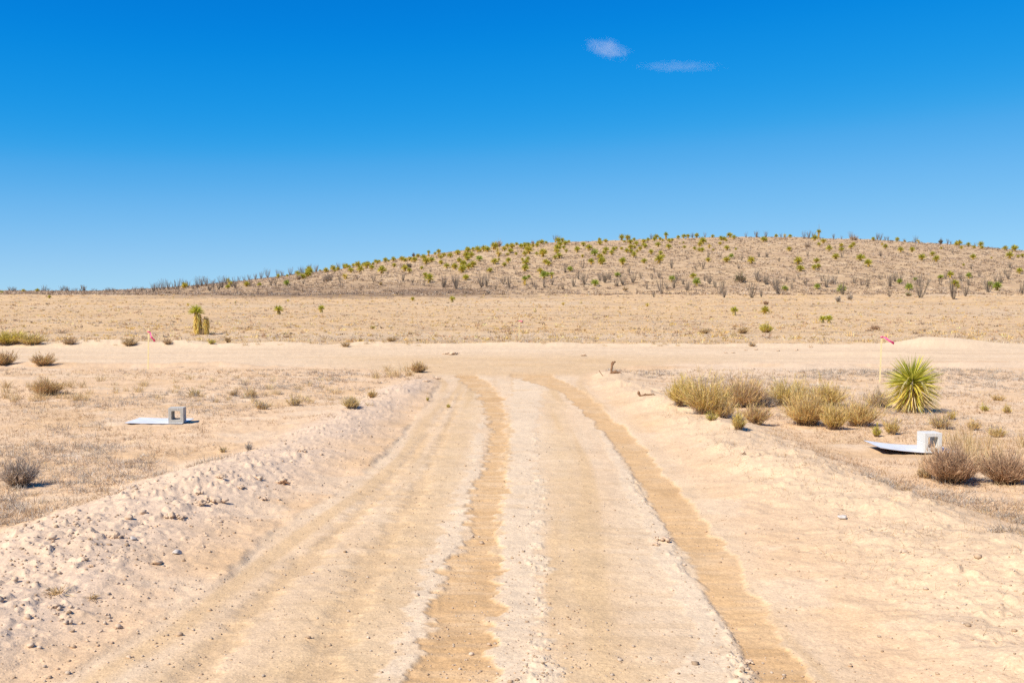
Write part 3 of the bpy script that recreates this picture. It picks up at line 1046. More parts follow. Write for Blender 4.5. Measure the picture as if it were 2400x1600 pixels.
# (zoomed x, zoomed y, zoomed width) read off six enlargements of the hillside: origin and scale, then plants
HILL_YUCCAS = [
    (340, 600, 5.88, "545,420,75,o 1400,400,70,o 1575,390,55 1835,290,55 1950,385,70,g 2100,235,65 2150,285,75 2260,215,90 2250,265,75 1180,385,60,o 1140,430,60 1145,320,55 1960,275,35"),
    (700, 560, 5.88, "20,510,80 150,460,90 120,500,80 60,520,70 375,440,70,o 475,410,75,o 540,420,50,o 295,425,35,o 640,385,65 670,390,60 645,520,75,y 760,360,60,o 815,365,80,o 850,430,80,o 720,440,70 900,360,60 "
     "940,375,80,o 1010,400,60 1060,305,55 1085,325,45,o 1025,350,35 1195,300,60 1240,310,30 1150,440,100 1305,290,55 1315,370,55,o 1425,280,70,o 1460,300,45 1490,290,45,y 1535,280,55,o 1600,290,70 1460,415,75,o "
     "1525,440,60 1645,230,60,o 1695,400,45 1720,265,70 1760,310,90,o 1830,290,85 1790,200,45,t 1930,185,60,o 1925,230,50,y 1960,255,55 2000,235,55,o 1960,335,55,o 2090,230,75 2040,380,70 2150,395,70,o 2190,190,60 "
     "2210,300,55 2270,350,80 2260,430,90 2320,220,75,o 2330,270,65 2330,155,60 1800,560,110 1745,500,60 2305,540,75 2340,390,45 2200,175,35,o 500,440,40 700,360,40,o 970,345,45 1110,300,40,o 1560,300,45,y 1880,210,40"),
    (1050, 540, 5.88, "320,350,75 265,385,70 245,340,75,o 410,270,75 440,285,45,o 500,255,90,o 545,270,70 345,265,45 275,275,70 135,310,70,o 155,420,55 210,470,75 430,390,85,g 345,480,90,o 285,510,70 195,550,90 85,510,70,o "
     "245,650,70 640,230,90,o 680,265,45,y 640,430,85,o 700,410,35 700,330,75,y 775,260,60,o 860,285,70 820,225,60 880,225,75,o 945,190,45 820,335,45,o 830,425,60 775,480,55 580,555,70 940,325,40,o 1010,230,60 1060,210,75 "
     "1105,200,60 1110,285,100,o 1060,330,60,o 1100,385,55 1075,445,85 1065,530,85 1025,405,40,o 1170,215,45,o 1225,215,55 1240,175,45 1290,170,70 1350,170,45 1225,325,45 1310,325,100,o 1345,430,70,o 1385,465,70,o 1515,150,70 "
     "1575,145,55 1615,180,70 1665,160,40,o 1545,205,70 1510,250,85 1500,285,70,o 1595,240,45 1630,285,45 1475,375,60 1530,360,80 1780,275,70 1865,200,60 1945,245,85 1270,570,75,o 1320,630,90,g 1370,610,60,g 1430,610,60,t "
     "1060,690,70,t 1115,650,45,g 1685,540,75,g 2025,735,95,g 1855,360,40,o 1975,440,70 2120,435,85 2095,365,70,o 2020,320,85,g"),
    (1400, 530, 5.88, "35,240,60,o 115,205,55 30,195,45 335,175,70 415,160,70,o 455,215,70 505,195,40 540,250,60 370,210,40,o 640,210,60,o 700,190,45 785,185,55 810,140,70 865,180,45,o 945,140,55,t 990,205,55 1030,195,45 900,195,30,o "
     "1115,160,45 1190,140,60 1250,130,55,o 1370,135,55 1590,150,45 1825,130,75 1885,160,55 1705,175,55 1745,175,55 1775,195,40,o 2290,190,70 2320,195,45 120,330,75 95,370,55 200,375,60 225,330,55 335,315,45,o 260,305,40 "
     "405,345,55 460,300,70,o 465,345,60 510,290,45 590,325,55,o 550,345,40,o 640,255,55,o 660,285,55 740,365,60 835,265,70 985,285,70 505,405,70 350,495,90 645,490,75 850,475,105 870,390,60 905,415,55,o 1200,290,45 1455,210,85 "
     "1415,260,60,o 1340,310,45 1405,325,55 1445,340,55 1540,285,55,y 1690,240,45,o 1785,305,65 1910,320,30 1595,330,30,o 1780,470,85,o 1845,420,60,g 2120,490,85,o 1525,470,60,o 1320,690,75 1370,790,95,g 1025,735,75,g 275,680,70,g "
     "35,425,70,o 60,490,90 1185,230,25 1135,235,20,o"),
    (1750, 530, 6.72, "465,165,50 600,150,50,y 685,165,55 670,365,70,o 1070,200,85 1135,120,62,T 1210,245,75,o 1140,295,55 1300,370,80 1490,310,60,o 1495,365,70 1640,330,65 1680,295,60,o 1405,495,90 1795,500,115 1915,600,100 810,560,105,o "
     "845,675,100 1100,550,80 1065,665,70 1125,640,75 600,975,85,g 1110,960,85,g 1490,1020,120,g 1995,205,55"),
    (2050, 540, 6.72, "115,215,45,y 170,260,65 355,160,60 475,165,35,o 690,170,60,y 410,310,75 590,315,70 745,435,105 910,380,70 970,465,85 1050,285,35,o 1325,200,90,o 1285,225,60,o 1365,280,45,o 1475,235,70 1565,260,45,o 1670,235,80 "
     "1690,275,50,o 2055,280,75,o 2200,295,95 2125,410,95 2260,420,45 2325,405,60 1550,425,75 1400,540,35 1840,435,30,o 1040,740,75,g 1190,705,85 1485,730,80,g 1265,830,105 1310,890,60 540,905,100,g 390,815,75,g 640,770,60,g "
     "2280,655,85 1930,910,120,g 1820,850,85,g"),
]
for ox, oy, sc, txt in HILL_YUCCAS:
    for it in txt.split():
        f = it.split(",")
        zx, zy, w = float(f[0]), float(f[1]), float(f[2])
        kd = f[3] if len(f) > 3 else 'd'
        px, wpx = ox + zx / sc, w / sc
        py = oy + (zy + 0.38 * w) / sc
        sky_y = float(np.interp(px, SKYLINE[:, 0], SKYLINE[:, 1]))
        if kd == 'T':
            lab, grp = "yucca with a pale trunk and thin flower stalk standing up on the skyline", None
            put_yucca(px, oy + 195 / sc, wpx, 'T', lab, grp)
            continue
        if kd == 't':
            py += 0.5 * wpx
        up = py - sky_y
        if kd == 'y':
            lab, grp = "dry straw-yellow yucca clump on the hillside", "dry yellow yuccas on the hill"
        elif kd == 't':
            lab, grp = "yucca on the hill raised on a straw-covered trunk", "trunked yuccas on the hill"
        elif kd == 'g':
            lab, grp = "bright green yucca among the ocotillos at the foot of the hill", "green yuccas at the foot of the hill"
        elif up < 9:
            lab, grp = "spiky yucca standing on the crest of the hill against blue sky", "yuccas along the hill crest"
        elif px < 1180:
            lab, grp = "yucca in the crowded stand on the sloping shoulder of the hill", "yuccas crowding the shoulder of the hill"
        elif px < 1720:
            lab, grp = "yucca scattered over the upper slope below the middle of the crest", "yuccas on the upper middle slope"
        else:
            lab, grp = "lone yucca on the sparse slope near the descending end of the hill", "yuccas dotted over the sparse slope"
        put_yucca(px, py, wpx, kd, lab, grp)

# yuccas out on the plain
for px, py, w, kd, lab in [
    (653, 737, 24, 'k', "low leaning yucca on the plain with straw at its foot"),
    (753, 733, 17, 'k', "upright yucca on the plain with a straw cone base, beyond the tall one"),
    (441, 716, 9, 'y', "tiny yellow yucca just behind the tall two-headed yucca"),
    (551, 711, 10, 's', "pale dome of dead yucca leaves on the plain"),
    (675, 707, 8, 'y', "tiny yellowish yucca on the plain near the scorched strip"),
    (967, 705, 11, 'o', "small olive yucca on the plain below the brown scorched strip"),
    (1060, 709, 15, 'k', "small yucca with a straw cone, under the crowded shoulder of the hill"),
    (1320, 715, 11, 'y', "yellow tuft-like yucca on the plain below the green trunked yuccas"),
    (1362, 713, 12, 's', "pale column of dead yucca leaves on the plain"),
    (1254, 731, 14, 's', "cream mound of dead yucca leaves beyond the middle survey stake"),
    (1166, 728, 10, 's', "small whitish dead yucca stump on the open plain"),
    (1517, 718, 13, 'y', "flat yellow-green yucca on the plain under the hill"),
    (1721, 739, 20, 'k', "green yucca with a straw skirt on the plain below the dark bush"),
    (1793, 736, 22, 'o', "low spreading yucca with orange straw on the plain"),
    (1928, 757, 19, 'k', "yucca of a close pair on the plain, the one with bushier straw"),
    (1943, 757, 20, 'k', "yucca of a close pair on the plain, the greener one"),
    (1918, 714, 11, 's', "slim pale dead yucca column at the foot of the hill"),
    (4, 690, 9, 'd', "dark green yucca at the very end of the low ridge"),
    (88, 684, 12, 'd', "dark round yucca on the low ridge line away from the hill"),
    (55, 684, 10, 'o', "olive yucca on the low ridge beside the dark round one"),
    (116, 700, 9, 'o', "small brownish yucca just below the low ridge"),
]:
    put_yucca(px, py, w, kd, lab, grow=1.08)

# ------------------------------------------------------------------ ocotillos
def ocotillo_mesh(seed, leafy):
    g = np.random.default_rng(seed)
    n = int(g.integers(16, 26))
    b = Bag()
    ph = g.uniform(0, 2 * math.pi, n)
    lean = np.radians(g.uniform(3, 24, n))
    H = g.uniform(0.62, 1.03, n)
    t = np.linspace(0, 1, 5)
    path = np.zeros((n, 5, 3))
    for i in range(n):
        r = np.sin(lean[i]) * H[i] * (t ** 0.8) + g.normal(0, 0.008, 5)
        path[i, :, 0] = r * math.cos(ph[i]) + 0.015 * math.cos(ph[i]) + g.normal(0, 0.006, 5)
        path[i, :, 1] = r * math.sin(ph[i]) + 0.015 * math.sin(ph[i])
        path[i, :, 2] = np.cos(lean[i]) * H[i] * t - 0.03
    rad = np.tile(np.array((0.0115, 0.010, 0.009, 0.0075, 0.0045)), (n, 1)) * g.uniform(0.8, 1.2, (n, 1))
    b.tubes(path, rad, pal(n, [(0.30, 0.235, 0.175), (0.37, 0.29, 0.215), (0.23, 0.18, 0.13)], g), 4)
    m = n * 16
    k = g.integers(0, n, m)
    tt = g.uniform(0.08, 0.98, m) * 3.999
    i0 = tt.astype(int)
    fr = (tt - i0)[:, None]
    p = path[k, i0] * (1 - fr) + path[k, i0 + 1] * fr
    cols = [(0.29, 0.30, 0.13), (0.36, 0.36, 0.17), (0.33, 0.28, 0.18)] if leafy else [(0.36, 0.285, 0.20), (0.28, 0.22, 0.16)]
    b.blades(p, dome_dirs(m, 15, 95, g), 0.024 if leafy else 0.018, 0.011 if leafy else 0.006, 0, pal(m, cols, g), 1, g, 0.6)
    return b.mesh("ocotillo_plant")


OMESH = [ocotillo_mesh(200 + i, False) for i in range(5)] + [ocotillo_mesh(220 + i, True) for i in range(4)]
OCOTILLOS = [
    (340, 600, 5.88, "120,500,160 160,470,120 260,470,170 320,460,140 450,470,170 590,440,130 665,470,100 720,440,180 780,420,160 890,480,180 940,440,150 1010,465,190 1060,440,180 1240,440,170 1200,430,110 1290,340,100 1370,330,100 "
     "1450,400,110 1520,310,100 1690,300,150 1740,410,130 1790,400,130 1830,270,120 1890,270,100 2000,260,130 2070,480,100 2150,240,130 2250,210,110 2180,390,70 210,470,130 400,465,130 520,440,150 840,420,150 1120,400,150 1600,300,120 1430,310,110"),
    (700, 560, 5.88, "60,440,120 150,430,140 240,440,120 350,600,110 400,590,140 440,580,110 570,620,120 550,390,110 620,370,100 1030,600,150 810,570,80 1440,590,140 1570,620,100 1730,650,90 1680,520,70 1995,665,220 2165,690,210 1820,460,70 60,620,60"),
    (1050, 540, 5.88, "110,800,220 470,790,250 530,770,200 760,745,150 845,790,210 910,540,100 655,820,110 1210,820,120 1180,770,120 1320,790,150 1435,760,130 1580,820,130 1610,585,150 1850,515,120 1800,680,150 1880,750,220 1730,780,180 2090,700,130 "
     "2160,725,150 2220,690,110 1480,160,130 1530,150,120 935,610,80 1420,430,90"),
    (1400, 530, 5.88, "105,785,160 160,745,120 40,760,100 270,830,150 350,815,170 490,790,170 600,720,120 750,745,130 855,725,130 680,865,100 885,940,240 955,870,120 1055,860,160 1090,750,130 1235,890,170 1180,800,130 780,990,130 550,930,80 1480,760,120 "
     "1540,800,170 1620,845,120 1700,940,260 1750,985,200 2130,985,260 2260,980,120 2330,800,150 2200,750,180 1020,580,170 1530,430,90 1230,450,70 1700,430,100 1990,480,120 2230,430,90 1950,590,100 1310,160,90 1480,160,90 2200,160,100 440,160,90 "
     "340,180,100 740,180,90 2050,160,90 1450,590,150 1360,600,80 2340,430,80 440,650,100 780,640,100"),
    (1750, 530, 6.72, "490,1075,320 450,1000,250 300,920,180 180,870,200 620,890,150 710,990,120 755,890,120 930,940,150 1250,970,240 1180,870,150 1380,900,160 1510,1080,260 1690,900,150 1900,960,210 1800,940,80 2250,960,250 2250,1115,170 2330,880,200 "
     "960,470,110 1500,490,120 2110,480,140 310,490,100 190,490,90 820,810,110 150,180,120 300,180,130 545,180,90 900,190,130 980,190,140 1050,190,120 1370,190,100 1490,190,70 1640,190,130 2060,210,130 2110,200,120 2180,230,90 1450,740,100 2080,840,100 510,560,80"),
    (2050, 540, 6.72, "90,780,120 395,840,180 720,1060,430 700,880,200 520,930,170 830,860,120 1030,855,140 1110,760,140 1240,1080,380 1430,1045,220 1485,865,170 1350,800,180 1640,740,160 1790,975,280 1990,830,190 2100,775,200 2310,990,220 2130,600,130 "
     "1520,610,110 510,400,70 1220,365,90 880,340,100 640,180,140 1150,210,90 1200,200,70 600,200,60 1580,260,90 470,160,80 210,160,80 2050,700,100 1900,800,150"),
]
_oc = 0
for ox, oy, sc, txt in OCOTILLOS:
    for it in txt.split():
        zx, zy, h = map(float, it.split(","))
        px, py = ox + zx / sc, oy + zy / sc
        x, y, z = at(px, py)
        _oc += 1
        leafy = (px > 1400 and py > 620 and _oc % 3)
        me = OMESH[5 + _oc % 4] if leafy else OMESH[_oc % 5]
        o = link("ocotillo", me, DRY, loc=(x, y, z - 0.03), rotz=_oc * 1.9 % 6.28)
        s = h / sc / pxm(y)
        o.scale = (s * 1.1, s * 1.1, s)
        sky_y = float(np.interp(px, SKYLINE[:, 0], SKYLINE[:, 1]))
        if px < 760 and py - sky_y < 16:
            lab, grp = "bare grey ocotillo wands on the low end of the hill against the sky", "ocotillos along the low ridge"
        elif py - sky_y < 10:
            lab, grp = "thin bare ocotillo wands poking above the top of the hill", "ocotillos on the hill crest"
        elif py > 640 and px > 760:
            lab, grp = "upright grey-green ocotillo in the belt along the foot of the hill", "ocotillos along the foot of the hill"
        else:
            lab, grp = "small twiggy ocotillo part way up the hillside", "ocotillos part way up the hill"
        tag(o, lab, "ocotillo", grp)
# a thinner line of them on the low ridge to the left
rr = np.random.default_rng(5)
for px in (22, 30, 38, 100, 108, 112, 145, 152, 160, 170, 178, 186, 193, 200, 216, 224, 250, 258, 264, 318, 332, 340):
    px = px + rr.uniform(-3, 3)
    x, y, z = at(px, 683)
    _oc += 1
    o = link("ocotillo", OMESH[_oc % 5], DRY, loc=(x, y, z - 0.03), rotz=_oc * 1.3)
    s = rr.uniform(9, 17) / pxm(y)
    o.scale = (s * 1.5, s * 1.5, s)
    tag(o, "faint thin ocotillo on the flat horizon away from the hill", "ocotillo", "ocotillos on the flat horizon")

# ------------------------------------------------------------------ shrubs
OLIVE = [(0.66, 0.48, 0.12), (0.74, 0.53, 0.18), (0.56, 0.43, 0.09), (0.78, 0.56, 0.24)]
TAN = [(0.78, 0.52, 0.21), (0.70, 0.45, 0.16), (0.80, 0.57, 0.26), (0.64, 0.45, 0.14)]
BROWN = [(0.52, 0.33, 0.19), (0.44, 0.28, 0.165), (0.60, 0.40, 0.235)]
GREYB = [(0.52, 0.40, 0.285), (0.44, 0.34, 0.24), (0.60, 0.475, 0.35)]
GREY = [(0.50, 0.43, 0.34), (0.42, 0.36, 0.28), (0.60, 0.52, 0.42)]
YGREEN = [(0.62, 0.52, 0.09), (0.54, 0.47, 0.08), (0.70, 0.55, 0.13), (0.46, 0.42, 0.08)]
WOODB = [(0.34, 0.23, 0.14), (0.44, 0.30, 0.18), (0.52, 0.38, 0.24)]
WOODG = [(0.36, 0.30, 0.25), (0.46, 0.40, 0.34)]
GRASS = [(0.62, 0.45, 0.22), (0.56, 0.39, 0.18), (0.68, 0.52, 0.29), (0.50, 0.34, 0.16)]


def shrub(px, py, w, h, cols, wood, label, n=240, twigs=4, seed=0, spread=68, cat="shrub", name="desert_shrub", group=None, tw=None):
    x, y, z = at(px, py)
    m = 1 / pxm(y)
    g = np.random.default_rng(1000 + int(px) + seed)
    tw = tw or max(0.0045, 0.30 * 2.34 * m * 0.9)
    st, tp = shrub_bags(w * m, h * m, cols, wood, n, twigs, g, tw, spread)
    root = empty(name, (x, y, z))
    link("stem_crown", st.mesh("stem_crown"), DRY, root)
    link("twig_foliage", tp.mesh("twig_foliage"), DRY, root)
    tag(root, label, cat, group)
    return root


SHRUBS = [
    (1597, 951, 60, 58, OLIVE, WOODB, "olive bush at the end of the bush row, overhanging the road berm", 260),
    (1655, 972, 95, 78, OLIVE + TAN, WOODB, "large yellow-olive bush next to the one overhanging the berm", 330),
    (1692, 978, 60, 48, TAN, WOODG, "straw-coloured bush with pale bare twigs low in the bush row", 180),
    (1741, 955, 95, 66, BROWN + TAN, WOODB, "brown bush with dark shaded twigs behind the grey dead one", 330),
    (1784, 953, 60, 30, GREY, WOODG, "low grey dead bush of pale twigs within the bush row", 200),
    (1773, 994, 60, 46, TAN + BROWN, WOODB, "small pinkish-brown bush in front of the grey dead one", 200),
    (1731, 1009, 32, 42, OLIVE, WOODB, "narrow upright olive bush at the front of the bush row", 130),
    (1845, 951, 85, 55, OLIVE, WOODB, "wide olive bush at the rear, past the gap in the bush row", 280),
    (1936, 953, 82, 54, OLIVE + TAN, WOODB, "olive-tan bush at the rear of the bush row near the big yucca", 280),
    (1890, 996, 95, 70, TAN, WOODB, "big tan bush with upright stems in front of the olive ones", 380),
    (1953, 1006, 52, 56, TAN + OLIVE, WOODB, "tan bush tucked against the big tan one", 230),
    (2013, 998, 78, 58, TAN, WOODB, "tan bush closing the bush row toward the big yucca", 280),
    (2060, 952, 72, 38, TAN + GREYB, WOODG, "scruffy grey-tan bush leaning against the big yucca", 200),
    (1668, 986, 30, 18, YGREEN, WOODB, "tiny green weed at the lip of the road berm", 70),
    (2229, 1130, 140, 80, BROWN, WOODB, "big dark brown bush below the whitish concrete block", 640),
    (2356, 1132, 112, 70, BROWN, WOODB, "dark brown bush beside the biggest brown one at the picture edge", 480),
    (2168, 1118, 40, 26, GRASS, WOODB, "low golden bush at the foot of the biggest brown one", 90),
    (2090, 1017, 40, 36, TAN + OLIVE, WOODB, "small open bush above the curled white board", 130),
    (2054, 1021, 24, 28, YGREEN, WOODB, "little green bush above the tip of the curled white board", 80),
    (2206, 1003, 52, 34, GREYB + TAN, WOODG, "grey-brown twiggy bush below the big yucca", 170),
    (2338, 1021, 40, 24, TAN + OLIVE, WOODB, "low olive-tan bush behind the tall golden grass", 120),
    (2281, 1006, 32, 26, TAN, WOODB, "thin tan bush between the yucca and the golden grass", 90),
    (2108, 958, 14, 14, YGREEN, WOODB, "tiny yellow-green weed beside the skirt of the big yucca", 50),
    (2230, 985, 26, 20, OLIVE, WOODB, "small olive weed just past the big yucca", 70),
    (2308, 962, 22, 16, YGREEN, WOODB, "small green tuft-like bush past the big yucca", 60),
    (2360, 968, 26, 20, OLIVE, WOODB, "small olive bush close to the picture edge above the golden grass", 60),
    (2340, 938, 34, 14, TAN, WOODB, "low tan bush on the open ground behind the big yucca", 90),
    (46, 1143, 86, 56, GREYB, WOODG, "grey-brown upright bush alone on the sand near the road berm", 380),
    (101, 857, 54, 28, BROWN + TAN, WOODB, "round brown bush beside the cross road, near the hanging pink ribbon", 240),
    (8, 857, 62, 32, BROWN + TAN, WOODB, "brown bush cut by the picture edge beside the cross road", 240),
    (110, 923, 88, 38, TAN + BROWN, WOODB, "wide tan bush set in golden grass by the picture edge", 330),
    (980, 873, 52, 24, BROWN + TAN, WOODB, "dark brown bush at the corner where track meets cross road", 220),
    (872, 932, 24, 18, TAN, WOODB, "small orange-brown bush on the berm before the corner", 90),
    (824, 957, 52, 26, GRASS + OLIVE, WOODG, "straw-olive low bush at the edge of the track berm", 190),
    (615, 960, 46, 24, TAN + GREY, WOODB, "low brown bush past the grey concrete block", 150),
    (456, 926, 40, 20, GRASS + OLIVE, WOODG, "low olive-straw bush behind the grey concrete block", 120),
    (548, 926, 32, 18, GRASS, WOODG, "low tan bush behind the grey block, between olive and orange ones", 100),
    (590, 930, 38, 22, GRASS + TAN, WOODB, "orange-tan bush farther along from the grey concrete block", 110),
    (690, 952, 46, 26, GRASS + OLIVE[:1], WOODG, "grassy olive bush half way from grey block to track corner", 130),
    (522, 1057, 22, 16, GRASS + YGREEN[:1], WOODG, "small greenish-straw bush in front of the grey concrete block", 60),
    (584, 1053, 22, 20, GREY, WOODG, "small grey bush with a dark shadow near the track berm", 60),
    (1002, 941, 9, 12, YGREEN, WOODB, "tiny weed sprouting on the track shoulder", 24),
    (1051, 954, 12, 11, YGREEN, WOODB, "tiny green weed sprouting in the track", 30),
    (18, 805, 80, 30, YELLOW, GRASS, "yellow-green bush beyond the cross road at the picture edge", 380),
    (74, 806, 66, 24, YELLOW + GRASS, GRASS, "yellowish bush adjoining the yellow-green one beyond the cross road", 280),
    (1795, 780, 34, 20, YELLOW + YGREEN, GRASS, "round yellow-green bush beyond the cross road", 300),
    (2051, 772, 24, 11, BROWN, WOODB, "low brown bush beyond the streaming pink ribbon", 110),
    (1741, 781, 32, 15, GRASS, WOODB, "golden bush beside the round yellow-green one", 130),
    (1651, 781, 30, 12, GRASS, WOODB, "golden bush beyond the cross road, two along from the round one", 110),
    (1763, 812, 20, 11, GRASS + GREYB, WOODB, "small pale bush at the far edge of the cross road", 60),
    (874, 771, 10, 9, YGREEN, WOODB, "tiny green bush out on the plain", 40),
    (917, 800, 24, 12, GRASS, WOODB, "golden tussock bush on the plain above the cross road", 90),
    (810, 813, 26, 12, GRASS, WOODB, "golden bush on the bank of the cross road", 90),
    (304, 811, 42, 20, GRASS, WOODB, "golden bush on the bank near the hanging pink ribbon", 160),
    (163, 807, 40, 16, GRASS + BROWN, WOODB, "brown-gold bush on the bank next to the yellowish one", 130),
    (497, 805, 24, 10, YGREEN, WOODB, "yellow-green bush on the bank below the tall two-headed yucca", 80),
    (393, 806, 34, 12, GRASS + BROWN, WOODB, "brownish bush on the bank, between the ribbon and tall yucca", 90),
    (535, 803, 18, 14, GRASS, WOODB, "pale upright bush on the bank beside the yellow-green one", 60),
]
for i, r in enumerate(SHRUBS):
    row = 1580 < r[0] < 2080 and 930 < r[1] < 1015
    shrub(r[0], r[1], r[2] * (1.36 if row else 1.12), r[3] * (1.1 if row else 1.0), *r[4:7], n=int(r[7] * (0.75 if r[0] < 760 and 915 < r[1] < 1060 and r[2] < 60 else 1.6)), seed=i, twigs=8 if r[2] > 45 else 6)

# dark bushes up on the hill
HB = [
    (1735, 661, 42, 25, [(0.12, 0.12, 0.05), (0.17, 0.155, 0.07), (0.20, 0.16, 0.10)], "large dark olive bush in the ocotillo belt on the hill"),
    (2001, 562, 30, 13, GREYB, "wide brown bush breaking the hill crest"),
    (1892, 579, 21, 12, GREYB, "grey bush just below the hill crest near the trunked yucca"),
    (2205, 571, 14, 12, [(0.13, 0.13, 0.09), (0.19, 0.18, 0.12)], "dark round bush on the descending hill crest"),
    (1168, 578, 22, 16, GREYB, "bare grey bush sticking up over the shoulder of the hill"),
    (959, 627, 14, 11, [(0.15, 0.15, 0.10), (0.2, 0.18, 0.13)], "dark grey-green bush in the crowded yuccas"),
    (969, 602, 10, 9, [(0.13, 0.12, 0.12), (0.2, 0.18, 0.17)], "small blackish bush on the skyline of the shoulder"),
    (1249, 573, 9, 9, GREYB, "small grey bush on the skyline between yuccas"),
    (1950, 665, 22, 14, GREY, "grey bush and pale rock by the foot of the hill"),
    (1992, 703, 18, 12, GREY, "grey rounded bush at the foot of the hill near the slim pale yucca"),
    (1965, 707, 16, 12, GREY, "pale grassy bush at the foot of the hill near the slim pale yucca"),
    (2130, 693, 20, 9, [(0.40, 0.38, 0.18), (0.46, 0.42, 0.22)], "pale green grassy bush at the foot of the hill"),
    (1465, 682, 16, 10, GRASS, "yellow-tan bush just below the ocotillo belt"),
    (1092, 689, 10, 7, GREYB, "small grey-brown bush by the scorched strip"),
    (1144, 689, 12, 8, GREY, "small grey bush where the scorched strip ends"),
    (700, 656, 18, 12, GREYB, "grey bush at the low end of the hill"),
    (768, 658, 34, 18, GREYB, "broad grey bush on the lower shoulder of the hill"),
    (1795, 714, 14, 10, BROWN, "small brown bush at the break between plain and hill"),
    (892, 668, 9, 8, TAN, "tan bush above the scorched strip"),
]
for i, (px, py, w, h, cols, lab) in enumerate(HB):
    shrub(px, py, w, h, cols, WOODB, lab, n=110, twigs=4, seed=300 + i, tw=0.06)

# ------------------------------------------------------------------ grass tussocks one can tell apart
def tussock(px, py, w, h, label, cols=GRASS, n=90, group=None, bw=None, spread=48):
    x, y, z = at(px, py)
    m = 1 / pxm(y)
    g = np.random.default_rng(4000 + int(px * 3 + py))
    b = tuft_bag(w * m, h * m, cols, n, g, bw or max(0.004, 0.45 * m), spread=spread)
    o = link("grass_tussock", b.mesh("grass_tussock"), DRY, loc=(x, y, z))
    tag(o, label, "grass", group)
    return o


tussock(134, 1386, 40, 26, "dry bent grass tuft on the near road berm, the larger of two", n=70, bw=0.005, spread=70)
tussock(214, 1408, 42, 16, "flattened dry grass tuft on the near road berm", n=60, bw=0.005, spread=80)
tg = np.random.default_rng(8)
for i in range(46):
    px, py = tg.uniform(2150, 2420), tg.uniform(1035, 1112)
    tussock(px, py, 34, tg.uniform(44, 78), "tall sparse golden grass around the whitish concrete block", n=26, group="golden grass behind the brown bushes", bw=0.0035, spread=26)
for i in range(34):
    px = (tg.uniform(0, 210), tg.uniform(880, 1000))[i % 4 == 3]
    py = tg.uniform(905, 938) if px < 500 else tg.uniform(868, 890)
    tussock(px, py, 36, tg.uniform(16, 30), "golden grass tuft on the flat beside the wide tan bush" if px < 500 else "golden grass tuft near the corner of the track",
            n=60, group="golden grass by the wide tan bush" if px < 500 else "golden grass near the track corner")
for i in range(60):
    px, py = tg.uniform(230, 900), tg.uniform(888, 952)
    tussock(px, py, 34, tg.uniform(10, 22), "low golden grass tuft on the flat behind the grey concrete block", cols=GRASS + GREY[:1] + OLIVE[3:], n=45, group="golden grass behind the grey block")
for i in range(70):
    px, py = tg.uniform(-20, 2420), tg.uniform(799, 811) if i % 2 else tg.uniform(770, 800)
    if 2080 < px < 2370 and py > 795:
        continue
    tussock(px, py, 26, tg.uniform(5, 11), "dry grass clump along the far bank of the cross road", n=30, group="grass along the far bank")

# ------------------------------------------------------------------ dead roots and a stick by the track
def dead_wood(px, py, branches, label, name="dead_root"):
    x, y, z = at(px, py)
    m = 1 / pxm(y)
    b = Bag()
    for pts, r0, r1 in branches:
        P = np.array([(a * m, 0.4 * dd * m, c * m) for a, dd, c in pts])
        t = np.linspace(0, len(P) - 1, 9)
        Q = np.stack([np.interp(t, np.arange(len(P)), P[:, k]) for k in range(3)], 1) + RNG.normal(0, 0.15 * r0, (9, 3))
        b.tubes(Q[None], np.linspace(r0, r1, 9)[None], (1, 1, 1), 6)
    me = b.mesh(name)
    o = link(name, me, DEAD_M, loc=(x, y, z))
    tag(o, label, "dead wood")


dead_wood(1434, 874, [([(0, 0, -3), (-1, 0, 12), (2, 0, 26)], .028, .018), ([(1, 0, 20), (6, 0, 29), (9, 0, 27)], .025, .012), ([(0, 0, 2), (9, -2, 5), (16, -4, 4), (24, -4, -1)], .045, .015),
                      ([(-3, 0, 0), (2, -1, 4), (8, -1, 0)], .03, .02), ([(1, 1, 14), (-1, 2, 24), (2, 2, 29)], .018, .01)], "orange-brown dead stump with a trailing root at the track corner")
dead_wood(1512, 930, [([(-15, 0, 10), (-16, 0, 4), (-11, -2, 0), (-2, -2, -1)], .02, .015), ([(-15, 0, 10), (-13, 0, 4), (-9, 0, 0)], .014, .01), ([(-8, 0, -2), (0, -2, 3), (10, 0, 2), (20, 0, 4), (26, -2, -2)], .02, .008),
                      ([(0, -2, 0), (3, -3, -8), (8, -3, -6), (10, 0, 0)], .02, .01), ([(-6, -1, 0), (-5, -3, -6), (2, -3, -9)], .015, .008)], "twisted dark dead roots poking out of the sandy berm")
dead_wood(1410, 880, [([(-6, 4, 14), (0, 0, 5), (6, -2, 0)], .008, .006)], "thin dark stick leaning on the pale sand at the track corner", "stick")
dead_wood(667, 1135, [([(-18, -4, 0), (-6, 0, 8), (4, 0, 12)], .012, .006), ([(-12, 2, 2), (0, 0, 10), (8, 0, 6)], .01, .006), ([(-4, 0, -2), (2, 0, 9), (12, -2, 3)], .012, .008)], "rooty clod with bare twigs on the near road berm", "dead_root")

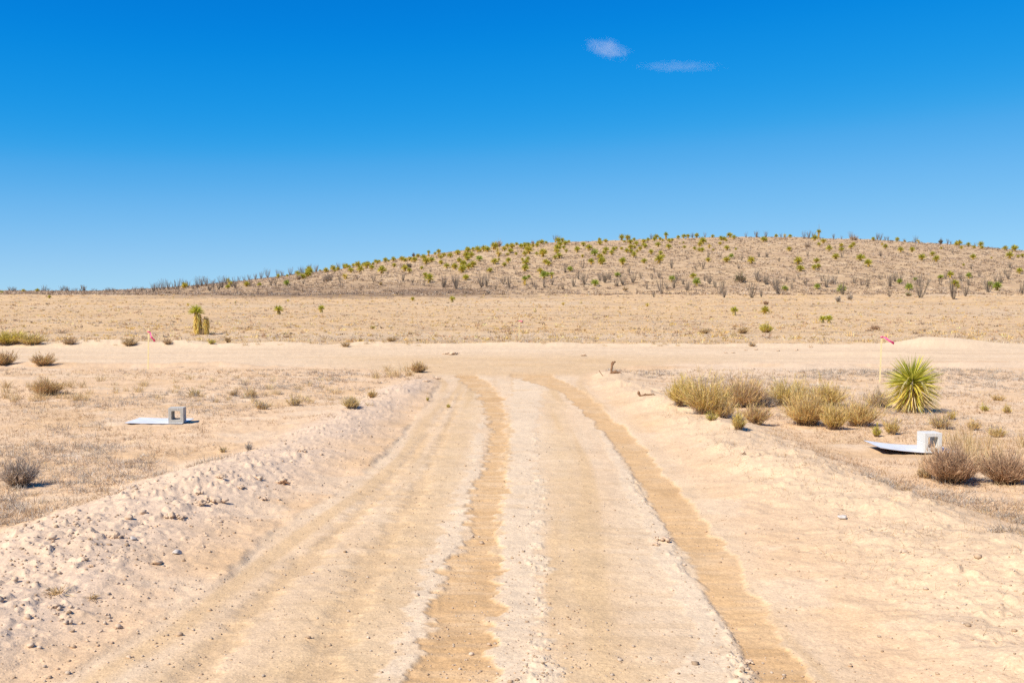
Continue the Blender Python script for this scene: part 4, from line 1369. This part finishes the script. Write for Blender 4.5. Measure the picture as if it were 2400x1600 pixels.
# ------------------------------------------------------------------ clods and stones
def clod(px, py, w, label, mat=None, seed=0, group=None, name="dirt_clod", squash=0.75, rot=None):
    x, y, z = at(px, py)
    g = np.random.default_rng(7000 + int(px) + seed)
    R_ = 0.72 * w / pxm(y)
    Vs, Fs, k0 = [lump(g, squash=squash) * (R_ * (0.8 if name == "dirt_clod" else 1.0))], [ICO3[1]], len(ICO3[0])
    if name == "dirt_clod":
        for _ in range(11):
            a_, rr_ = g.uniform(0, 6.28), R_ * g.uniform(0.14, 0.42)
            off = np.array((math.cos(a_), math.sin(a_), 0)) * R_ * g.uniform(0.45, 1.05) + np.array((0, 0, -0.12 * R_ + g.uniform(0, 0.3) * R_ * squash))
            Vs.append(lump(g, ICO2) * rr_ + off)
            Fs.append(ICO2[1] + k0)
            k0 += len(ICO2[0])
    me = mk_mesh(name, np.concatenate(Vs), np.concatenate(Fs), smooth=False)
    o = link(name, me, mat or CLOD_M, loc=(x, y, z + 0.2 * w / pxm(y)), rotz=g.uniform(0, 6.28))
    tag(o, label, "clod" if name == "dirt_clod" else "stone", group)
    return o


clod(503, 1180, 38, "largest dirt clod on the near road berm, with a dark shaded side")
clod(474, 1186, 26, "dirt clod just before the largest one on the berm")
clod(665, 1132, 24, "crumbly clod tangled with roots on the berm")
clod(608, 1127, 20, "rounded clod farther along the berm beside the rooty one")
clod(516, 1126, 18, "small clod on the berm crest above the largest one")
clod(467, 1158, 16, "clod on the outer side of the berm crest")
clod(566, 1147, 16, "pointed clod half way down the berm between bigger ones")
clod(620, 1174, 14, "clod low on the berm face toward the track")
clod(274, 1262, 24, "clod on the near berm left alone above a pale stone")
clod(312, 1265, 17, "greyish stone next to the lone clod on the near berm", ROCK_M, name="stone")
clod(414, 1303, 22, "pale stone at the foot of the near berm", ROCK_M, name="stone", squash=0.55)
clod(216, 1337, 14, "clod on the nearest stretch of berm above the grass tufts")
clod(123, 1293, 12, "reddish clod near the berm crest at the picture edge")
clod(402, 1215, 26, "crumbled clod with dry straw on the berm face")
clod(425, 1220, 16, "clod beside the crumbled one on the berm face")
clod(130, 1433, 26, "cracked earth lump with a dark gap below the two grass tufts", squash=0.4)
clod(303, 1548, 11, "small stone lying on the bare track shoulder", name="stone")
clod(710, 1060, 16, "clod where the berm meets the track half way to the corner")
clod(1556, 1268, 30, "crumbled soil lump on the ridge beside the wheel rut", squash=0.4)
clod(1536, 1278, 18, "smaller crumb of soil on the ridge beside the wheel rut", squash=0.4)
clod(1754, 1552, 20, "pale crumb on the ridge at the near end of the wheel rut", squash=0.5)
clod(1974, 1213, 17, "bluish-grey stone on the far berm of the track", ROCK_M, name="stone")
clod(2119, 1292, 18, "tan clod at the top of the opposite berm", squash=0.6)
clod(1742, 1065, 14, "half-buried clod with a dark underside on the opposite berm", squash=0.4)
clod(1062, 831, 19, "reddish earth lump on the bank of the cross road", squash=0.45)
clod(1043, 830, 9, "small reddish lump beside the bigger one on the bank", squash=0.5)
clod(1000, 895, 14, "earth lump at the track corner below the dark brown bush", squash=0.5)
clod(1025, 888, 15, "dark crumbly lump at the track corner", squash=0.45)
clod(1368, 834, 12, "dark lump on the bank of the cross road straight ahead", squash=0.5)
for px, py in ((1701, 827), (1716, 827), (1746, 821), (1771, 820), (1866, 821), (1866, 820), (1898, 814), (1822, 823)):
    clod(px + RNG.uniform(-3, 3), py, 7, "brown clod strewn along the far bank of the cross road", group="clods on the far bank")
cg = np.random.default_rng(77)
for i in range(70):
    u = cg.uniform(0, 1) if i < 25 else float(np.clip(cg.choice((0.12, 0.30, 0.36)) + cg.normal(0, 0.03), 0, 1))
    yy = 4.8 + 9.5 * u ** 1.4
    a, c = float(T(EDGE_L, yy)), float(T(CREST_L, yy))
    xx = a + (c - a) * cg.uniform(0.15, 1.1)
    r = cg.choice((0.014, 0.018, 0.024, 0.03, 0.04), p=(.3, .3, .2, .14, .06))
    V = lump(cg, ICO2) * r
    me = mk_mesh("dirt_clod", V, ICO2[1])
    o = link("dirt_clod", me, CLOD_M, loc=(xx, yy, hz(xx, yy) + r * 0.3))
    tag(o, "small crumbled clod strewn on the clod-covered road berm", "clod", "clods strewn on the road berm")

# ------------------------------------------------------------------ uncountable ground cover
def scatter(n, x0, x1, y0, y1, rng, pw=1.0):
    """denser toward the camera in step with how large things look"""
    u = rng.uniform(0, 1, n)
    ys = 1 / (1 / y1 + (1 / y0 - 1 / y1) * u ** pw)
    a = rng.uniform(x0, x1, n)
    return a * ys, ys


def keep_off(X, Y, thr=0.25, berm=True):
    road, xl, xr, yfar = zones(X, Y)
    ok = road < thr
    if berm:
        cl, cr = T(CREST_L, Y), T(CREST_R, Y)
        mg = 0.1 + 2.2 * vnoise(X * 2.3, Y * 2.3, 91) ** 2
        ok &= ~((Y < 24) & (X > cl - mg) & (X < cr + mg))
    for sx, sy, r in SITES:
        ok &= np.hypot(X - sx, Y - sy) > r
    return ok


def ground_cover(name, label_kind, n, y0, y1, dens_seed, thr, h, per, cols, bw, spread, stretch=1.0, pw=1.0, mat=DRY, berm=True, droop=0.2, extra=None, ax=0.95, patch=2.6):
    g = np.random.default_rng(dens_seed)
    X, Y = scatter(int(n * ax / 0.66), -ax, ax, y0, y1, g, pw)
    d = fbm(X, Y * stretch, patch, 4, dens_seed)
    ok = keep_off(X, Y, 0.25, berm) & (d + g.normal(0, 0.12, len(X)) > thr)
    if extra is not None:
        ok &= extra(X, Y)
    X, Y = X[ok], Y[ok]
    Z = height(X, Y)
    m = len(X)
    sc = g.lognormal(0, 0.35, m)
    b = Bag()
    k = np.repeat(np.arange(m), per)
    dd = dome_dirs(len(k), 0, spread, g)
    ph, q = g.uniform(0, 6.283, len(k)), np.sqrt(g.uniform(0, 1, len(k)))
    hh = h * sc[k]
    P = np.stack([X[k] + q * np.cos(ph) * hh * 0.9, Y[k] + q * np.sin(ph) * hh * 0.9, Z[k] - 0.004], 1)
    base = pal(m, cols, g, 0.12)
    C = base[k] * (1 + g.normal(0, 0.15, (len(k), 1)))
    wd = np.maximum(bw, 0.42 * Y[k] / 995.0)
    b.blades(P, dd, hh * g.uniform(0.5, 1.2, len(k)), wd, droop * g.uniform(0, 1.5, len(k)), C, 1 if h < 0.07 else 2, g, 0.7, flat_up=True)
    o = link(name, b.mesh(name), mat)
    tag(o, label_kind, "ground cover", kind="stuff")
    return m


nog = lambda X, Y: Y < 24.5
print("cover", ground_cover("grey_groundcover", "low grey mats of dead weeds on the sandy flat", 32000, 4.5, 26, 301, 0.08, 0.065, 22, GREY + GREYB[:2], 0.006, 80, pw=2.3, extra=nog))
print("straw", ground_cover("dry_grass", "short dry tan grass strewn over the sandy flat", 16000, 4.5, 26, 302, -0.06, 0.06, 9, GRASS, 0.0035, 80, pw=1.6, extra=nog, droop=0.5))
print("litter", ground_cover("plant_litter", "fine dark plant litter lying on the sand", 52000, 4.2, 27, 303, -0.08, 0.05, 6, [(0.24, 0.14, 0.075), (0.34, 0.20, 0.10), (0.44, 0.27, 0.13)], 0.0038, 96, extra=nog, droop=0.1, pw=1.25))
print("plain", ground_cover("plain_grass", "sparse dry grass and scrub covering the far plain", 22000, 37.5, 150, 304, -0.12, 0.10, 6, GRASS + GREY + GREYB + TAN, 0.012, 70, stretch=1.6, berm=False, pw=1.3))
print("scrub", ground_cover("brown_scrub", "small brown scrub plants dotted over the far plain", 5500, 40, 150, 305, 0.0, 0.13, 16, BROWN + TAN + [(0.24, 0.16, 0.10)], 0.03, 75, berm=False, pw=1.9))
print("hill", ground_cover("hillside_scrub", "low dry scrub covering the hillside", 36000, 150, 275, 306, -0.18, 0.31, 9, GREYB + [(0.30, 0.20, 0.13), (0.22, 0.15, 0.10), (0.38, 0.27, 0.17)], 0.07, 78, berm=False, pw=1.0))

print("berm", ground_cover("berm_litter", "straw and rootlets mixed into the sandy berms", 22000, 4.2, 24, 311, -0.05, 0.05, 4, [(0.40, 0.24, 0.10), (0.50, 0.32, 0.14), (0.42, 0.30, 0.18)], 0.0032, 96, berm=False, droop=0.1, pw=1.2, extra=lambda X, Y: X > T(EDGE_R, Y) + 0.5))
# pebbles and crumbs
g = np.random.default_rng(401)
X, Y = scatter(36000, -0.62, 0.62, 4.0, 26, g, 1.25)
road, xl, xr, yfar = zones(X, Y)
cl, cr = T(CREST_L, Y), T(CREST_R, Y)
onl = (X > cl - 0.5) & (X < xl + 0.1)
tm = track_masks(X, Y)
p_keep = np.where(onl, 0.6, 0.36) + 0.8 * np.maximum(tm["line"], tm["crest"])
for sx, sy, r in SITES:
    p_keep = np.where(np.hypot(X - sx, Y - sy) < r, 0, p_keep)
ok = g.uniform(0, 1, len(X)) < p_keep * (0.45 + 0.8 * (fbm(X, Y, 0.9, 3, 402) > 0))
X, Y = X[ok], Y[ok]
Z = height(X, Y)
n = len(X)
r = 0.0036 * g.lognormal(0, 0.5, n) * np.where(onl[ok], 1.35, 1.0)
bv, bf = ICO1
V = bv[None] * r[:, None, None] * (1 + g.normal(0, 0.22, (n, len(bv), 1))) * np.array((1, 1, 0.7)) + np.stack([X, Y, Z + r * 0.3], 1)[:, None]
F = (bf[None] + (np.arange(n) * len(bv))[:, None, None]).reshape(-1, 3)
C = np.repeat(pal(n, [(0.58, 0.42, 0.27), (0.50, 0.35, 0.22), (0.64, 0.51, 0.37), (0.60, 0.47, 0.34)], g, 0.1), len(bv), 0)
o = link("gravel", mk_mesh("gravel", V.reshape(-1, 3), F, C), DRY)
tag(o, "loose crumbs and pebbles on track and berms", "gravel", kind="stuff")

# ------------------------------------------------------------------ two wisps of cloud, far off and high
def cloud(cx, cy, rx, ry, tilt, dist, dens, bite, seed, label):
    """a closed body of thin vapour: dense along its spine, frayed to nothing toward its rim"""
    m = dist / FPX
    dx, dy, dz = ray(cx, cy)
    base = np.array((dx, dy, dz)) / dy * dist + np.array((0, 0, EYE))
    bm = bmesh.new()
    bmesh.ops.create_icosphere(bm, subdivisions=4, radius=1.0)
    me = bpy.data.meshes.new("cloud")
    bm.to_mesh(me)
    bm.free()
    mt = bpy.data.materials.new("thin_vapour")
    mt.use_nodes = True
    t = mt.node_tree
    t.nodes.clear()
    N, L = t.nodes.new, t.links.new
    out = N("ShaderNodeOutputMaterial")
    vol = N("ShaderNodeVolumePrincipled")
    vol.inputs["Color"].default_value = (1, 1, 1, 1)
    vol.inputs["Anisotropy"].default_value = 0.0
    tc = N("ShaderNodeTexCoord")
    mp = N("ShaderNodeMapping")
    mp.inputs["Location"].default_value = (seed, seed * 0.7, seed * 0.3)
    mp.inputs["Scale"].default_value = (rx / ry * 1.0, 1.3, 2.6)
    no = N("ShaderNodeTexNoise")
    no.inputs["Scale"].default_value = 1.1
    no.inputs["Detail"].default_value = 5
    no.inputs["Roughness"].default_value = 0.6
    no.inputs["Distortion"].default_value = 0.9
    ln = N("ShaderNodeVectorMath")
    ln.operation = 'LENGTH'
    r2 = N("ShaderNodeMath")
    r2.operation = 'POWER'
    r2.inputs[1].default_value = 1.6
    fall = N("ShaderNodeMath")
    fall.operation = 'MULTIPLY_ADD'
    fall.inputs[1].default_value = -bite
    mr = N("ShaderNodeMapRange")
    mr.interpolation_type = 'SMOOTHSTEP'
    mr.inputs["From Min"].default_value = 0.02
    mr.inputs["From Max"].default_value = 0.46
    mr.inputs["To Max"].default_value = dens / (ry * m)
    L(tc.outputs["Object"], mp.inputs["Vector"])
    L(mp.outputs[0], no.inputs["Vector"])
    L(tc.outputs["Object"], ln.inputs[0])
    L(ln.outputs["Value"], r2.inputs[0])
    L(r2.outputs[0], fall.inputs[0])
    L(no.outputs["Fac"], fall.inputs[2])
    L(fall.outputs[0], mr.inputs["Value"])
    L(mr.outputs[0], vol.inputs["Density"])
    L(vol.outputs[0], out.inputs["Volume"])
    o = link("cloud", me, mt, loc=base)
    o.scale = (rx * m, ry * 1.5 * m, ry * m)
    o.rotation_euler = (0, math.radians(tilt), 0)
    tag(o, label, "cloud", "wisps of cloud")


scene.cycles.volume_bounces = 3
cloud(1424, 115, 96, 38, 14, 7000, 0.20, 0.98, 3.1, "small bright wisp of white cloud, the upper of two")
cloud(1590, 156, 172, 23, 0, 7000, 0.07, 0.92, 8.4, "faint flat streak of cloud trailing from the brighter wisp")
